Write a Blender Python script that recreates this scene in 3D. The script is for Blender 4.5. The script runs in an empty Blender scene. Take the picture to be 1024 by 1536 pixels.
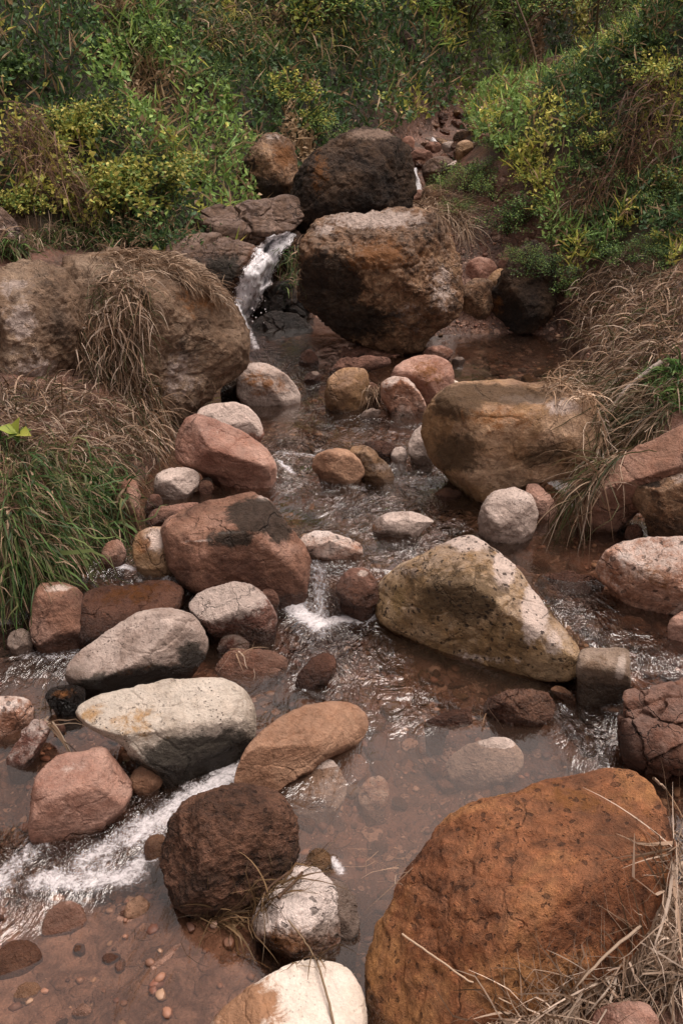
import bpy, math, random
import numpy as np
from mathutils import Vector, noise as mnoise
from mathutils.bvhtree import BVHTree
R = math.radians
SC = bpy.context.scene
COL = SC.collection
random.seed(7)
RNG = np.random.default_rng(7)

# ------------------------------------------------------------------ camera
CAMZ, PITCH, FPX = 1.70, R(-27.0), 1493.3
cam = bpy.data.cameras.new('camera'); camo = bpy.data.objects.new('camera', cam); COL.objects.link(camo)
camo.location = (0, 0, CAMZ); camo.rotation_euler = (R(90) + PITCH, 0, 0)
cam.sensor_fit = 'VERTICAL'; cam.sensor_height = 36; cam.lens = 35; cam.clip_start = .05; cam.clip_end = 500
SC.camera = camo
# ------------------------------------------------------------------ sky and sun
SUN_EL, SUN_ROT = R(70), R(75)
w = bpy.data.worlds.new("World"); SC.world = w; w.use_nodes = True
nt = w.node_tree; bg = nt.nodes['Background']
sky = nt.nodes.new('ShaderNodeTexSky'); sky.sky_type = 'NISHITA'; sky.sun_disc = False
sky.sun_elevation = SUN_EL; sky.sun_rotation = SUN_ROT; sky.dust_density = 4; sky.air_density = 1.2
hs = nt.nodes.new('ShaderNodeHueSaturation'); hs.inputs['Saturation'].default_value = .12
tint = nt.nodes.new('ShaderNodeMix'); tint.data_type = 'RGBA'; tint.blend_type = 'MULTIPLY'
tint.inputs[0].default_value = 1; tint.inputs[7].default_value = (1.0, .87, .81, 1)
nt.links.new(sky.outputs[0], hs.inputs['Color']); nt.links.new(hs.outputs[0], tint.inputs[6])
nt.links.new(tint.outputs[2], bg.inputs[0]); bg.inputs[1].default_value = .12
sun = bpy.data.lights.new('sun', 'SUN'); suno = bpy.data.objects.new('sun', sun); COL.objects.link(suno)
sun.energy = 2.2; sun.angle = R(45); sun.color = (1, .90, .82)
sd = Vector((math.sin(SUN_ROT) * math.cos(SUN_EL), math.cos(SUN_ROT) * math.cos(SUN_EL), math.sin(SUN_EL)))
suno.rotation_euler = sd.to_track_quat('Z', 'Y').to_euler(); suno.location = sd * 20
vs = SC.view_settings; vs.view_transform = 'Standard'; vs.look = 'None'; vs.gamma = 1; vs.exposure = 0.6
SC.cycles.max_bounces = 6; SC.cycles.diffuse_bounces = 2; SC.cycles.glossy_bounces = 2
SC.cycles.transmission_bounces = 4; SC.cycles.transparent_max_bounces = 12
SC.cycles.caustics_reflective = False; SC.cycles.caustics_refractive = False

# ------------------------------------------------------------------ pixel <-> world
CAMP = np.array([0, 0, CAMZ]); cp, sp = math.cos(PITCH), math.sin(PITCH)
FW = np.array([0, cp, sp]); UP = np.array([0, -sp, cp]); RT = np.array([1., 0, 0])
def ray(px, py): return FW + RT * ((px - 512) / FPX) + UP * (-(py - 768) / FPX)
def atz(px, py, z): d = ray(px, py); return CAMP + d * ((z - CAMZ) / d[2])
def aty(px, py, y): d = ray(px, py); return CAMP + d * (y / d[1])

# ------------------------------------------------------------------ noise
def _h(ix, iy, iz, s):
    n = (ix * 374761393 + iy * 668265263 + iz * 2147483647 + s * 144665) & 0xffffffff
    n = ((n ^ (n >> 13)) * 1274126177) & 0xffffffff
    n = ((n ^ (n >> 15)) * 2246822519) & 0xffffffff
    return ((n ^ (n >> 16)) & 0xffff) / 32767.5 - 1
def vn(P, s=0):
    f = np.floor(P); i = f.astype(np.int64); t = P - f; t = t * t * t * (t * (t * 6 - 15) + 10)
    x, y, z = i[:, 0], i[:, 1], i[:, 2]; a, b, c = t[:, 0], t[:, 1], t[:, 2]
    L = lambda p, q, k: p + (q - p) * k
    return L(L(L(_h(x, y, z, s), _h(x+1, y, z, s), a), L(_h(x, y+1, z, s), _h(x+1, y+1, z, s), a), b),
             L(L(_h(x, y, z+1, s), _h(x+1, y, z+1, s), a), L(_h(x, y+1, z+1, s), _h(x+1, y+1, z+1, s), a), b), c)
def fbm(P, o=4, s=0, g=.5):
    r = 0; a = 1; t = 0
    for k in range(o): r = r + a * vn(P * (2.03 ** k) + 17.3 * k, s + k); t += a; a *= g
    return r / t
def ridged(P, o=4, s=0):
    r = 0; a = 1; t = 0
    for k in range(o): r = r + a * (1 - 2.2 * np.abs(vn(P * (2.1 ** k) + 9.1 * k, s + k))); t += a; a *= .55
    return r / t
def n2(x, y, sc, o=3, s=0): return fbm(np.stack([x * sc, y * sc, 0 * x + .37], -1).reshape(-1, 3), o, s).reshape(np.shape(x))
def ss(a, b, x): t = np.clip((x - a) / (b - a), 0, 1); return t * t * (3 - 2 * t)

# ------------------------------------------------------------------ ground and water shape
def tab(*p): p = np.array(p, float); return lambda v: np.interp(v, p[:, 0], p[:, 1])
XL = tab((-5,-3),(1,-2.4),(2.35,-1.9),(2.62,-.9),(3.3,-.76),(3.9,-.62),(4.6,-.56),(5.3,-.6),(5.9,-.55),(6.8,.0),(7.3,.3),(8,.6),(9.5,1.6),(12,3.1),(16,5),(60,20))
XR = tab((-5,1),(.9,.42),(1.3,.55),(1.7,.82),(2.3,1.12),(3,1.08),(3.7,.98),(4.3,1.05),(4.8,1.2),(5.5,1.05),(5.85,.9),(6.15,.66),(6.8,.60),(7.3,.70),(8,1.1),(9.5,2.3),(12,4),(16,6),(60,22))
AL = tab((0,.03),(2.35,.03),(2.65,.3),(3.6,.3),(4,.2),(5,.2),(6,.12),(60,.12))
SL = tab((0,.1),(2.4,.1),(3,.12),(4.5,.18),(5.5,.4),(7,.5),(60,.5))
AR = tab((0,.1),(2,.08),(3,.12),(4,.22),(5,.32),(6,.35),(7,.2),(8,.08),(60,.08))
SR = tab((0,.2),(2.2,.2),(3,.35),(4,.5),(5,.58),(6,.62),(7,.42),(8,.2),(10,.15),(60,.3))
YT = tab((-3,2.62),(-1,2.62),(-.5,2.64),(-.1,2.70),(.12,2.66),(.35,2.62),(.58,2.52),(.7,2.22),(.8,2.14),(3,2.1))
CL = tab((5.8,.52),(7.15,.60),(7.45,.80),(8.5,.87),(10,.98),(14,1.3),(60,5))
def level(x, y):
    s = ss(-.06, .05, y - YT(x))
    a = -.06 * ss(.18, .6, -x) * ss(0, .35, 2.08 - y - .35 * x * 0)
    b = .12 + .018 * (y - 2.7)
    l = a * (1 - s) + b * s
    c = ss(5.35, 5.85, y)
    return l * (1 - c) + CL(y) * c
def ground(x, y):
    lv = level(x, y)
    dep = .055 + .10 * np.exp(-(((x - .12) / .42) ** 2 + ((y - 1.75) / .42) ** 2)) + .04 * np.exp(-(((x + 1.) / .25) ** 2 + ((y - 2.35) / .2) ** 2))
    dep = dep - (dep + .007 - .014 * n2(x, y, 6, 4, 21)) * ss(.1, .22, -x) * ss(0, .1, 1.58 - .1 * x - y) + .02 * ss(3.1, 3.6, y) + .03 * n2(x, y, 3.1, 3, 5)
    eL = np.maximum(XL(y) - x, 0); eR = np.maximum(x - XR(y), 0)
    hb = .3 * np.maximum(y - 5.2, 0)
    rl = AL(y) * (1 - np.exp(-eL / .10)) + SL(y) * eL + hb * (1 - np.exp(-eL / .7))
    rr = AR(y) * (1 - np.exp(-eR / .12)) + SR(y) * eR + .5 * hb * (1 - np.exp(-eR / 1.5))
    e = eL + eR
    sh = np.exp(-np.minimum(x - XL(y), XR(y) - x).clip(0) / .10)
    z = lv - np.maximum(dep, .006) * (1 - sh * .9) + rl + rr
    k = ss(0, .5, e); c_ = lambda v: ss(0, .2, v)
    z = z + .20 * ss(.30, .5, x) * ss(4.95, 5.3, y) * (1 - ss(6, 6.8, y)) * (1 - c_(e)) + k * (.05 * n2(x, y, 3, 3, 11) + .16 * ss(5, 7, y) * n2(x, y, .9, 3, 12)) + .012 * n2(x, y, 11, 3, 13) + .006 * n2(x, y, 33, 2, 14)
    z = z + .085 * np.exp(-(((x - .16) / .26) ** 2 + ((y - 4.78) / .22) ** 2)) + .07 * np.exp(-(((x - .05) / .4) ** 2 + ((y - 5.15) / .2) ** 2))
    return z
def hity(px, py, y0=4.5):
    d = ray(px, py)
    for yy in np.arange(y0, 14, .02):
        p = CAMP + d * (yy / d[1])
        if p[2] < float(ground(p[:1], p[1:2])[0]): return yy
    return 9.

# ------------------------------------------------------------------ object helpers
def tag(o, label=None, cat=None, group=None, kind=None):
    if label: o['label'] = label
    if cat: o['category'] = cat
    if group: o['group'] = group
    if kind: o['kind'] = kind
    return o
def mesh(name, V, F, mat=None, smooth=True, attrs=None, cols=None, parent=None, loc=None):
    V = np.asarray(V, np.float32)
    if loc is not None: V = V - np.asarray(loc, np.float32)
    m = bpy.data.meshes.new(name)
    F = np.asarray(F, np.int32); k = F.shape[1]
    m.vertices.add(len(V)); m.vertices.foreach_set('co', V.ravel())
    m.loops.add(F.size); m.loops.foreach_set('vertex_index', F.ravel())
    m.polygons.add(len(F)); m.polygons.foreach_set('loop_start', np.arange(0, F.size, k, dtype=np.int32))
    if smooth: m.polygons.foreach_set('use_smooth', np.ones(len(F), bool))
    m.update(calc_edges=True)
    for nm, a in (attrs or {}).items():
        at = m.attributes.new(nm, 'FLOAT', 'POINT'); at.data.foreach_set('value', np.asarray(a, np.float32))
    for nm, a in (cols or {}).items():
        a = np.asarray(a, np.float32)
        if a.shape[1] == 3: a = np.concatenate([a, np.ones((len(a), 1), np.float32)], 1)
        at = m.attributes.new(nm, 'FLOAT_COLOR', 'POINT'); at.data.foreach_set('color', a.ravel())
    if mat: m.materials.append(mat)
    o = bpy.data.objects.new(name, m); COL.objects.link(o)
    if loc is not None: o.location = loc
    if parent: o.parent = parent
    return o
def gridfaces(nx, ny):
    i = np.arange(nx * ny).reshape(ny, nx)
    return np.stack([i[:-1, :-1], i[:-1, 1:], i[1:, 1:], i[1:, :-1]], -1).reshape(-1, 4)
def empty(name, loc):
    o = bpy.data.objects.new(name, None); COL.objects.link(o); o.location = loc; o.empty_display_size = .05; return o

# ------------------------------------------------------------------ materials
def lin(h):
    if isinstance(h, str):
        v = [int(h[i:i+2], 16) / 255 for i in (0, 2, 4)]
        return tuple((c / 12.92 if c <= .04045 else ((c + .055) / 1.055) ** 2.4) for c in v) + (1,)
    return tuple(h) + (1,)
class NT:
    def __init__(s, name):
        s.m = bpy.data.materials.new(name); s.m.use_nodes = True; s.t = s.m.node_tree; s.t.nodes.clear()
        s.out = s.n('ShaderNodeOutputMaterial')
    def n(s, ty, **k):
        n = s.t.nodes.new(ty)
        for a, v in k.items(): setattr(n, a, v)
        return n
    def put(s, sock, v):
        if isinstance(v, bpy.types.NodeSocket): s.t.links.new(v, sock)
        elif v is not None: sock.default_value = v
    def math(s, op, a, b=None, c=None, clamp=False):
        n = s.n('ShaderNodeMath', operation=op, use_clamp=clamp)
        for i, v in enumerate((a, b, c)): s.put(n.inputs[i], v)
        return n.outputs[0]
    def noise(s, vec, sc, det=4, ro=.55, dist=0):
        n = s.n('ShaderNodeTexNoise'); s.put(n.inputs['Vector'], vec); n.inputs['Scale'].default_value = sc
        n.inputs['Detail'].default_value = det; n.inputs['Roughness'].default_value = ro; n.inputs['Distortion'].default_value = dist
        return n
    def voro(s, vec, sc, feat='F1', rnd=1):
        n = s.n('ShaderNodeTexVoronoi', feature=feat); s.put(n.inputs['Vector'], vec); n.inputs['Scale'].default_value = sc
        n.inputs['Randomness'].default_value = rnd; return n
    def mr(s, v, a, b, c=0, d=1, smooth=True):
        n = s.n('ShaderNodeMapRange', interpolation_type='SMOOTHSTEP' if smooth else 'LINEAR'); s.put(n.inputs[0], v)
        for i, q in enumerate((a, b, c, d)): n.inputs[i + 1].default_value = q
        return n.outputs[0]
    def mix(s, f, a, b, bt='MIX'):
        n = s.n('ShaderNodeMix', data_type='RGBA', blend_type=bt); s.put(n.inputs[0], f); s.put(n.inputs[6], a); s.put(n.inputs[7], b)
        return n.outputs[2]
    def attr(s, nm, ty='GEOMETRY'):
        return s.n('ShaderNodeAttribute', attribute_name=nm, attribute_type=ty)
    def vop(s, op, a, b=None):
        n = s.n('ShaderNodeVectorMath', operation=op); s.put(n.inputs[0], a)
        if b is not None: s.put(n.inputs[1], b)
        return n.outputs[0]
    def bump(s, h, dist, st=1, nrm=None):
        n = s.n('ShaderNodeBump'); n.inputs['Distance'].default_value = dist; n.inputs['Strength'].default_value = st
        s.put(n.inputs['Height'], h)
        if nrm is not None: s.put(n.inputs['Normal'], nrm)
        return n.outputs[0]

def rockmat(name, cols, sc=5, speck=.35, pits=0, pitsc=22, pitr=.22, cracks=0, cracksc=5, dust=.35, dustc='cdb5aa', rough=.8, grain=1.0, strata=0,
            L='dcc8bd', D='1d1a12', O='8a5a30', spots=0, blot=0, blotc='3a2a22'):
    a = NT(name); geo = a.n('ShaderNodeNewGeometry'); P = geo.outputs['Position']
    oi = a.n('ShaderNodeObjectInfo')
    off = a.n('ShaderNodeCombineXYZ'); a.put(off.inputs[0], a.math('MULTIPLY', oi.outputs['Random'], 37.)); a.put(off.inputs[1], a.math('MULTIPLY', oi.outputs['Random'], 91.))
    P = a.vop('ADD', P, off.outputs[0])
    n1 = a.noise(P, sc, 8, .62, .4).outputs[0]
    cr = a.n('ShaderNodeValToRGB'); e = cr.color_ramp.elements
    e[0].position = .36; e[0].color = lin(cols[0]); e[1].position = .64; e[1].color = lin(cols[2])
    x = e.new(.5); x.color = lin(cols[1]); a.put(cr.inputs[0], n1)
    c = cr.outputs[0]
    n2_ = a.noise(P, sc * 7, 7, .7).outputs[0]
    c = a.mix(1, c, 0 if False else a.rgbval(a.mr(n2_, .3, .7, 1 - speck * 1.3, 1 + speck * 1.3, False)), 'MULTIPLY')
    n3 = a.noise(P, 190, 4, .7).outputs[0]
    c = a.mix(1, c, a.rgbval(a.mr(n3, .2, .8, .72, 1.28, False)), 'MULTIPLY')
    h = a.math('ADD', a.math('MULTIPLY', n2_, .9), a.math('MULTIPLY', n3, .32 * grain))
    if strata:
        wv = a.n('ShaderNodeTexWave', wave_type='BANDS', bands_direction='Z'); wv.inputs['Scale'].default_value = strata; wv.inputs['Distortion'].default_value = 14
        wv.inputs['Detail'].default_value = 4; a.put(wv.inputs['Vector'], P)
        c = a.mix(a.math('MULTIPLY', wv.outputs[1], .35), c, lin(cols[0])); h = a.math('ADD', h, a.math('MULTIPLY', wv.outputs[1], .22))
    if blot:
        nb = a.noise(a.vop('ADD', P, (3.3, 1.1, 7.)), sc * 2.2, 6, .65, .6).outputs[0]
        c = a.mix(a.math('MULTIPLY', a.mr(nb, .54, .6), blot), c, lin(blotc))
    nz = a.n('ShaderNodeSeparateXYZ'); a.put(nz.inputs[0], geo.outputs['Normal'])
    if dust:
        nd = a.noise(P, sc * 3, 8, .72, .3).outputs[0]
        f = a.math('MULTIPLY', a.mr(a.math('ADD', nd, a.math('MULTIPLY', nz.outputs[2], .22)), .56, .78), dust)
        c = a.mix(f, c, lin(dustc))
    # lichen / stain / wet base masks painted per rock, some painting shade of hollows
    pa = a.attr('patch'); sx = a.n('ShaderNodeSeparateColor'); a.put(sx.inputs[0], pa.outputs['Color'])
    nbk = a.noise(P, sc * 5, 8, .75, .5).outputs[0]
    for i, cc in ((0, L), (1, D), (2, O)):
        f = a.mr(a.math('ADD', sx.outputs[i], a.math('MULTIPLY', a.math('SUBTRACT', nbk, .5), 1.5)), .3, .62)
        f = a.math('MULTIPLY', f, a.mr(sx.outputs[i], .02, .2))
        f = a.math('MULTIPLY', f, .88)
        c = a.mix(f, c, a.mix(1, lin(cc), a.rgbval(a.mr(n2_, .25, .75, .75, 1.2, False)), 'MULTIPLY'))
    if spots:
        vv = a.voro(P, 95); f = a.mr(vv.outputs['Distance'], .14, .24, 1, 0); g = a.mr(a.noise(P, 9, 3).outputs[0], .48, .6)
        f = a.math('MULTIPLY', a.math('MULTIPLY', f, g), spots); c = a.mix(f, c, lin('3b322c'))
    if pits:
        wq = a.n('ShaderNodeVectorMath', operation='MULTIPLY_ADD'); a.put(wq.inputs[0], a.noise(P, 35, 3).outputs[1]); wq.inputs[1].default_value = (.035,) * 3; a.put(wq.inputs[2], P); wp = wq.outputs[0]
        v = a.voro(wp, pitsc); v2 = a.voro(a.vop('ADD', wp, (5., 2., 1.)), pitsc * 2.3)
        cell = a.n('ShaderNodeSeparateColor'); a.put(cell.inputs[0], v.outputs['Color'])
        dst = a.math('ADD', v.outputs['Distance'], a.math('MULTIPLY', a.math('SUBTRACT', a.noise(P, 60, 3).outputs[0], .5), .25))
        lim = a.math('MULTIPLY', cell.outputs[0], pitr * 1.6)
        f1 = a.math('SUBTRACT', lim, dst); f1 = a.mr(f1, -.03, .05); f1 = a.math('MULTIPLY', f1, a.mr(cell.outputs[1], .35, .45))
        f2 = a.math('MULTIPLY', a.mr(v2.outputs['Distance'], pitr * .6, pitr * 1.0, 1, 0), a.mr(a.noise(P, 7, 3).outputs[0], .47, .6))
        f = a.math('MAXIMUM', f1, f2); f = a.math('MULTIPLY', f, pits)
        c = a.mix(a.math('MULTIPLY', f, .8), c, lin('2a1b14')); h = a.math('SUBTRACT', h, a.math('MULTIPLY', f, 1.6))
    if cracks:
        wpn = a.n('ShaderNodeVectorMath', operation='MULTIPLY_ADD'); a.put(wpn.inputs[0], a.noise(P, 7, 5).outputs[1]); wpn.inputs[1].default_value = (.22,) * 3; a.put(wpn.inputs[2], P)
        v = a.voro(wpn.outputs[0], cracksc, 'DISTANCE_TO_EDGE')
        f = a.mr(v.outputs['Distance'], .0, .022, 1, 0); f = a.math('MULTIPLY', f, a.mr(a.noise(P, 4, 2).outputs[0], .42, .58)); f = a.math('MULTIPLY', f, cracks)
        c = a.mix(a.math('MULTIPLY', f, .8), c, lin('1e1511')); h = a.math('SUBTRACT', h, a.math('MULTIPLY', f, 1.3))
    # wet band above the water line
    wz = a.attr('wet_z', 'OBJECT').outputs['Fac']; sz = a.n('ShaderNodeSeparateXYZ'); a.put(sz.inputs[0], geo.outputs['Position'])
    wf = a.math('SUBTRACT', sz.outputs[2], wz); wf = a.math('ADD', wf, a.math('MULTIPLY', a.math('SUBTRACT', a.noise(P, 12, 6, .65).outputs[0], .5), -.14))
    wet = a.mr(wf, -.006, .022, 1, 0)
    wetc = a.mix(1, c, lin((.36, .32, .29)), 'MULTIPLY'); c = a.mix(a.math('MULTIPLY', wet, .9), c, wetc)
    b = a.n('ShaderNodeBsdfPrincipled'); a.put(b.inputs['Base Color'], c)
    a.put(b.inputs['Roughness'], a.mr(wet, 0, 1, rough, .16, False)); b.inputs['Specular IOR Level'].default_value = .35
    a.put(b.inputs['Normal'], a.bump(h, .022 * grain + .003, 1.0))
    a.put(a.out.inputs[0], b.outputs[0]); return a.m
def _rgbval(s, v):
    n = s.n('ShaderNodeCombineColor'); [s.put(n.inputs[i], v) for i in range(3)]; return n.outputs[0]
NT.rgbval = _rgbval

MAT = {
 'block': rockmat('grey_brown_block_stone', ('6a5648', '84705f', '9c8878'), 6, .2, .4, 60, .2, dust=.2, dustc='b5a193', L='c8b6aa', O='7c6450'),
 'rust':  rockmat('rust_vesicular_rock', ('6a4029', '996240', 'b68252'), 5, .45, .75, 62, .26, .25, 3, .2, 'a87c60', .85, 1.2),
 'white': rockmat('white_cream_rock', ('bfae9c', 'd8cabd', 'e6dcd2'), 4, .12, 0, spots=.3, dust=.2, dustc='efe6de', grain=.5),
 'pinkw': rockmat('pale_pink_rough_rock', ('93644c', 'b98f7a', 'ddc6ba'), 7, .35, .8, 38, .22, .4, 7, .7, 'e6d6cd', L='f6e6de'),
 'lump':  rockmat('dark_brown_lumpy_rock', ('4c3528', '72503e', '8f6853'), 9, .55, .8, 40, .26, .3, 8, .12, '9a7466', .9, 1.9),
 'pink':  rockmat('pink_sandstone_rock', ('8a5f50', 'a87c6a', 'c49c8b'), 5, .22, 0, dust=.3, dustc='d2b2a4', strata=0, cracks=.25, cracksc=3, spots=.3),
 'grey':  rockmat('grey_white_rock', ('847668', 'a09284', 'bcafa2'), 4, .16, .35, 60, .2, spots=1, dust=.3, dustc='d8d0c6', grain=.6, O='a07c50'),
 'dgrey': rockmat('pinkish_grey_rock', ('86746a', 'a6948a', 'beaca2'), 4, .16, .3, 60, .2, spots=.8, dust=.3, dustc='cdbdb4', grain=.6),
 'orange':rockmat('orange_tan_rock', ('74523e', '946e56', 'b08a70'), 5, .25, 0, dust=.3, dustc='c4a188', spots=.3, grain=.8),
 'red':   rockmat('red_brown_rock', ('543a30', '785648', '967060'), 6, .3, .25, 50, .2, .3, 5, .2, 'ab8274'),
 'redw':  rockmat('white_crusted_red_rock', ('6a4238', '8c6254', 'b0968a'), 9, .35, .2, 50, .2, .5, 8, .8, 'd5c4bc', grain=1.3),
 'brown': rockmat('brown_boulder_rock', ('5e4034', '86604e', 'a88474'), 4, .28, .1, 50, .2, .35, 3, .2, 'b08c76'),
 'tan':   rockmat('tan_boulder_rock', ('6a4e36', '967452', 'c0a084'), 3.2, .25, .3, 45, .2, .25, 3, .25, 'cdae9c', D='503c28'),
 'olive': rockmat('olive_pitted_rock', ('5e4a34', '927450', 'b89c7c'), 4.5, .32, 1, 62, .27, .3, 4, .35, 'd0bdb0', D='5c4830', O='8a6e46'),
 'crust': rockmat('crusted_tan_rock', ('4e3624', '8e6a4e', 'b89474'), 6, .42, .4, 26, .25, .5, 5, .35, 'c5aa95', blot=.6, grain=1.7, D='231a12'),
 'dark':  rockmat('dark_mossy_boulder', ('241b15', '3c2d22', '5e4836'), 5, .5, .4, 24, .25, .4, 4, .12, '947c6c', .9, 1.6, L='a08878'),
 'black': rockmat('black_wet_rock', ('14110f', '221c19', '362b26'), 6, .4, 0, cracks=.8, cracksc=7, dust=.1, dustc='6e5c54', rough=.45, grain=1.2),
 'ledge': rockmat('grey_brown_ledge', ('4a382f', '705848', '8f7768'), 5, .35, 0, cracks=.8, cracksc=5, dust=.35, dustc='a8938a', strata=9, grain=1.3),
 'giant': rockmat('earthy_giant_rock', ('66503f', '8a705a', 'aa927c'), 4, .32, .3, 30, .22, .25, 3, .25, 'a8927f', grain=1.5, blot=.35, blotc='4c3428', L='cdbab0', D='3a2a1c'),
 'crack': rockmat('fractured_red_rock', ('4e342a', '7a5444', '9c7866'), 7, .3, 0, cracks=.9, cracksc=9, dust=.35, dustc='b09488', grain=1.0),
}
ROCKBVH_V, ROCKBVH_F = [], []; VOFF = 0
def addbvh(V, F):
    global VOFF
    F = np.asarray(F)
    ROCKBVH_V.append(np.asarray(V, float)); ROCKBVH_F.append(F + VOFF); VOFF += len(V)

CUBE = {}
def cubesphere(n):
    if n in CUBE: return CUBE[n]
    t = np.tan(np.linspace(-math.pi/4, math.pi/4, n + 1)); a, b = np.meshgrid(t, t); one = np.ones_like(a)
    V = []; F = []
    for k, (X, Y, Z) in enumerate(((a, b, one), (b, a, -one), (one, a, b), (-one, b, a), (b, one, a), (a, -one, b))):
        V.append(np.stack([X, Y, Z], -1).reshape(-1, 3)); F.append(gridfaces(n + 1, n + 1) + k * (n + 1) ** 2)
    V = np.concatenate(V); F = np.concatenate(F); V /= np.linalg.norm(V, axis=1)[:, None]
    key = np.round(V * 1e5).astype(np.int64); _, idx, inv = np.unique(key, axis=0, return_index=True, return_inverse=True)
    CUBE[n] = (V[idx], inv.ravel()[F]); return CUBE[n]

def smoothpoly(P, k=2):
    P = np.asarray(P, float)
    for _ in range(k):
        Q = np.roll(P, -1, 0); P = np.stack([P * .84 + Q * .16, P * .16 + Q * .84], 1).reshape(-1, 2)
    return P
def radial(P, th):
    a = np.arctan2(P[:, 1], P[:, 0]); r = np.hypot(P[:, 0], P[:, 1]); o = np.argsort(a); a = a[o]; r = r[o]
    a = np.concatenate([a - 2*math.pi, a, a + 2*math.pi]); r = np.tile(r, 3)
    return np.interp(th, a, r)
def rock(name, label, cat, pts, mat, z=None, y=None, t=.8, q=2.7, fac=(), rf=6, amp=.065, fr=1.6, rid=.014, cell=.016, patches=(), seed=0, wet=None, sink=.05, group=None, plant=True, yaw=0, g0=4.5, grow=1.035):
    pts = np.array(pts, float); seed = seed or (int(pts[:, 0].sum() * 7 + pts[:, 1].sum()) % 9973)
    rg = np.random.default_rng(seed)
    cx, cy = (pts[:, 0].min() + pts[:, 0].max()) / 2, (pts[:, 1].min() + pts[:, 1].max()) / 2
    ax = ray(cx, cy); ax = ax / np.linalg.norm(ax)
    e3 = -ax; e1 = np.cross(ax, [0, 0, 1]); e1 /= np.linalg.norm(e1); e2 = np.cross(e1, ax)
    sub = t < .45
    if y is None:
        pq = atz(*pts[pts[:, 1].argmax()], z)
        if not sub and not yaw: z = max(z, float(level(pq[:1], pq[1:2])[0]) - .005)
        ib = pts[:, 1].argmax(); Pb = atz(pts[ib, 0], pts[ib, 1], z); D = (Pb - CAMP) @ ax
    else:
        if y == 'g': ib = pts[:, 1].argmax(); y = hity(*pts[ib], y0=g0) + .25 * np.ptp(pts[:, 0]) * 7 / FPX
        D = y / ax[1]
    def loc(px, py): d = ray(px, py); p = d * (D / (d @ ax)); return np.array([p @ e1, p @ e2])
    L = np.array([loc(*p) for p in pts]); wdt, hgt = np.ptp(L[:, 0]), np.ptp(L[:, 1]); size = math.sqrt(wdt * hgt) / 2
    if y is None: D += sink * t * size; L = np.array([loc(*p) for p in pts])
    C = CAMP + ax * D; L = smoothpoly(L) * grow
    th_ = t * size
    n = int(np.clip(max(np.ptp(pts[:, 0]), np.ptp(pts[:, 1])) / 2.1, 12, 120)); Dv, F = cubesphere(n)
    asp = np.sqrt(wdt / hgt)
    theta = np.arctan2(Dv[:, 1] / asp, Dv[:, 0] * asp); sf = Dv[:, 2]; cf = np.hypot(Dv[:, 0], Dv[:, 1])
    k = (np.abs(cf) ** q + np.abs(sf) ** q) ** (-1 / q)
    Rr = radial(L, theta)
    P = np.stack([k * cf * Rr * np.cos(theta), k * cf * Rr * np.sin(theta), k * sf * th_], -1)
    # flat facets
    fl = list(fac) + [(rg.uniform(0, 360), rg.uniform(18, 58), rg.uniform(.25, .75)) for _ in range(rf)] + [(rg.uniform(0, 360), 180 - rg.uniform(20, 60), .5) for _ in range(3)]
    acc = np.zeros(len(P)); pw = 34
    for az, tl, f in fl:
        aa, b = R(az), R(tl); nn = np.array([math.cos(aa) * math.sin(b), math.sin(aa) * math.sin(b), math.cos(b)])
        r0 = float(radial(L, np.array([aa]))[0]); lo = r0 * math.sin(b); hi = math.hypot(lo, th_ * math.cos(b)); d = lo + (hi - lo) * f
        acc += np.maximum(P @ nn / d, 0) ** pw
    P = P / (1 + acc)[:, None] ** (1 / pw)
    # noise
    r = np.linalg.norm(P, axis=1)[:, None]; U = P / np.maximum(r, 1e-6)
    Q = P / size * fr + seed * .37
    dsp = amp * fbm(Q, 3, seed) + amp * .55 * fbm(Q * 4.1, 4, seed + 9) + amp * .1 * fbm(Q * 17, 3, seed + 19)
    if rid: dsp = dsp + rid * (ridged(Q * 1.7, 5, seed + 3) - .3) + rid * .5 * fbm(Q * 9, 3, seed + 31)
    if cell:
        G = rg.uniform(-1.2, 1.2, (46, 3)) * [wdt / 2, hgt / 2, th_]; W = P + .05 * size * np.stack([fbm(Q * 3 + 5 * i, 3, i) for i in range(3)], -1)
        M = W[:, None, :] - G[None]; M = np.abs(M).max(2) * .6 + np.linalg.norm(M, axis=2) * .4
        o = np.argpartition(M, 1, 1)[:, :2]; d1 = np.take_along_axis(M, o, 1); d1.sort(1); i1 = M.argmin(1)
        rv = rg.uniform(-1, .5, 46); dsp = dsp + cell * rv[i1] - cell * .8 * (1 - ss(0, .05 * size, d1[:, 1] - d1[:, 0]))
    P = P + U * (dsp * size)[:, None]
    pc = np.zeros((len(P), 3))
    for (px, py, rx, ry, ch, v) in patches:
        c0 = loc(px, py); sx_ = rx / FPX * D; sy_ = ry / FPX * D
        dd = ((P[:, 0] - c0[0]) / sx_) ** 2 + ((P[:, 1] - c0[1]) / sy_) ** 2
        pc[:, ch] = np.maximum(pc[:, ch], v * np.exp(-dd * .9) * (P[:, 2] > -.3 * th_))
    V = C + P[:, :1] * e1 + P[:, 1:2] * e2 + P[:, 2:] * e3
    V = CAMP + (V - CAMP) * (1 + yaw * P[:, :1] / D)
    # plant the rock: carry its lower flanks down into the bed
    zb = float(ground(C[:1], C[1:2])[0]); zf_ = float(ground(C[:1], C[1:2] - .6 * th_)[0]); tgt = min(zb, zf_, z if z is not None else 9) - .04
    zc = (z if z is not None else zb); zs = zc + .3 * max(C[2] - zc, 0); zm = V[:, 2].min()
    if plant and zm < zs - 1e-3 and zm > tgt - .03:
        k_ = (zs - tgt + .03) / (zs - zm); lo_ = V[:, 2] < zs; V[lo_, 2] = zs + (V[lo_, 2] - zs) * k_
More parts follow.
